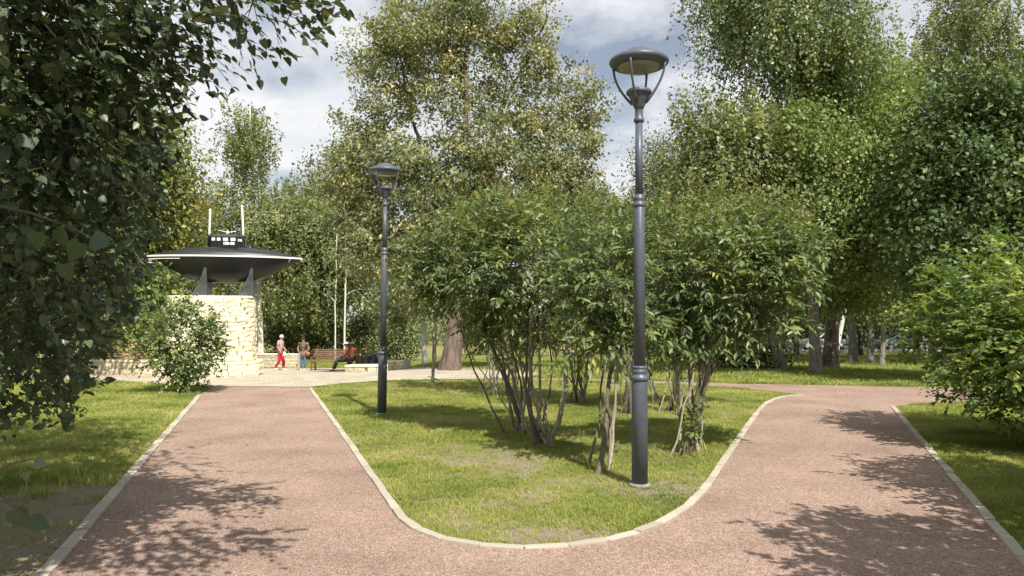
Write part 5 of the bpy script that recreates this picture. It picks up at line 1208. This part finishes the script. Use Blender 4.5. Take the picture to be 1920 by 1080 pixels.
kx, ky = l1[0], l1[1]
def thin_isl(x, y):
    b = .55 + .6 * fbm(x, y, 3)
    b -= .75 * np.exp(-(((x - kx - .25) / .9) ** 2 + ((y - ky + .2) / .45) ** 2)); b -= .7 * np.exp(-(((x - .35) / .8) ** 2 + ((y - 5.65) / .22) ** 2)); return np.clip(b, .06, 1)
TF = [tuft(1, 13, .024, .022, .0016, 1.3), tuft(2, 14, .10, .03, .003, .6)]
isl = lambda x, y: inpoly(x, y, isl_poly)
pt = lawn_pts(lambda x, y: shrink(isl, x, y, .04), (-6, 8, 5, 21), den, 1, thin_isl)
scatter('island_grass', 'short sunlit grass on the pointed lawn between the paths', pt, np.random.default_rng(2).uniform(.65, 1.35, len(pt)) * (1 + pt[:, 1] * .03), TF[0], 1)
left_t = lambda x, y: ~path_in(x, y) & ~plaza_in(x, y) & (x < np.interp(y, [K1[0][1], K1[2][1], 19], [K1[0][0], K1[2][0], -7.6]) - .05)
pl = lawn_pts(left_t, (-16, -2, 4, 20.6), den, 3, lambda x, y: np.clip(.02 + .9 * smooth(6.6, 9.6, y + .35 * (x + 4.5)) + .55 * fbm(x, y, 5) - .35 * np.exp(-((x - np.interp(y, [K1[0][1], K1[2][1]], [K1[0][0], K1[2][0]]) + .3) / .3) ** 2), .03, 1))
scatter('verge_grass', 'patchy shaded grass on the verge under the linden', pl, np.random.default_rng(4).uniform(.7, 1.6, len(pl)) * (1 + pl[:, 1] * .03), TF[0], 2)
right_t = lambda x, y: ~path_in(x, y) & (x > np.interp(y, [K3[2][1], K3[0][1]], [K3[2][0], K3[0][0]]) + .05) & (y < 15.5)
pr = lawn_pts(right_t, (2, 14, 4, 15.5), den, 5, lambda x, y: np.clip(.7 + .5 * fbm(x, y, 6), .1, 1))
scatter('bush_grass', 'shaded grass under the dogwood bushes', pr, np.random.default_rng(6).uniform(.7, 1.5, len(pr)) * (1 + pr[:, 1] * .03), TF[0], 3)
far_t = lambda x, y: ~path_in(x, y) & ~plaza_in(x, y) & (y > np.interp(x, [-6, 0, 5, 22], [23, 19.8, 18.2, 17.2]) + .05)
pf = lawn_pts(far_t, (-26, 30, 17, 46), lambda y: np.clip(130 * (22. / y) ** 1.5, 30, 190), 7, lambda x, y: np.clip(.7 + .5 * fbm(x, y, 8), .1, 1))
scatter('far_grass', 'sunny grass of the far lawn beyond the cross path', pf, np.random.default_rng(8).uniform(.8, 1.5, len(pf)), tuft(5, 24, .05, .09, .0045, 1.2), 4)
# taller unmown tufts
r = np.random.default_rng(33); tall = []
for (u, v, n, s) in ((850, 727, 46, .35), (300, 880, 14, .2), (205, 905, 16, .14), (120, 900, 20, .2), (330, 790, 20, .2), (560, 728, 0, .1), (1310, 850, 10, .12), (1560, 688, 30, .5), (1480, 700, 16, .5), (60, 930, 12, .15), (410, 835, 10, .12), (1128, 882, 6, .08)):
    c = G(u, v); q = np.stack([c[0] + r.normal(size=n) * s, c[1] + r.normal(size=n) * s * .8, np.zeros(n)], -1); tall.append(q)
tall = np.concatenate(tall); tall[:, 2] = hz(tall[:, 0], tall[:, 1]); tall = tall[~path_in(tall[:, 0], tall[:, 1])]
scatter('tall_grass', 'taller unmown grass tufts around stems and kerbs', tall, r.uniform(.7, 1.4, len(tall)), TF[1], 5)
# scattered fallen leaves and twigs
r = np.random.default_rng(44); n = 900; x = r.uniform(-9, 9, n); y = r.uniform(4.5, 18, n); kp = r.random(n) < np.clip(.06 + .7 * np.exp(-((x + 4.6) / 1.6) ** 2) + .3 * np.exp(-((x - 5.2) / 1.2) ** 2), 0, 1); x, y = x[kp], y[kp]; n = len(x)
P = np.stack([x, y, np.full(n, .016)], -1); A = np.stack([r.normal(size=n), r.normal(size=n), r.normal(size=n) * .1], -1); Nn = np.stack([r.normal(size=n) * .25, r.normal(size=n) * .25, np.ones(n)], -1)
L_dead = leafmat('fallen leaf', [(0, (.10, .065, .03)), (.6, (.24, .17, .08)), (1, (.34, .28, .12))], .7, .15)
tag(link('fallen_leaves', leaf_mesh('fallen_leaves', P, A, Nn, r.uniform(.025, .05, n), r.random(n), 'oval', L_dead)), 'dry fallen leaves scattered on gravel and verge', 'leaves', kind='stuff')
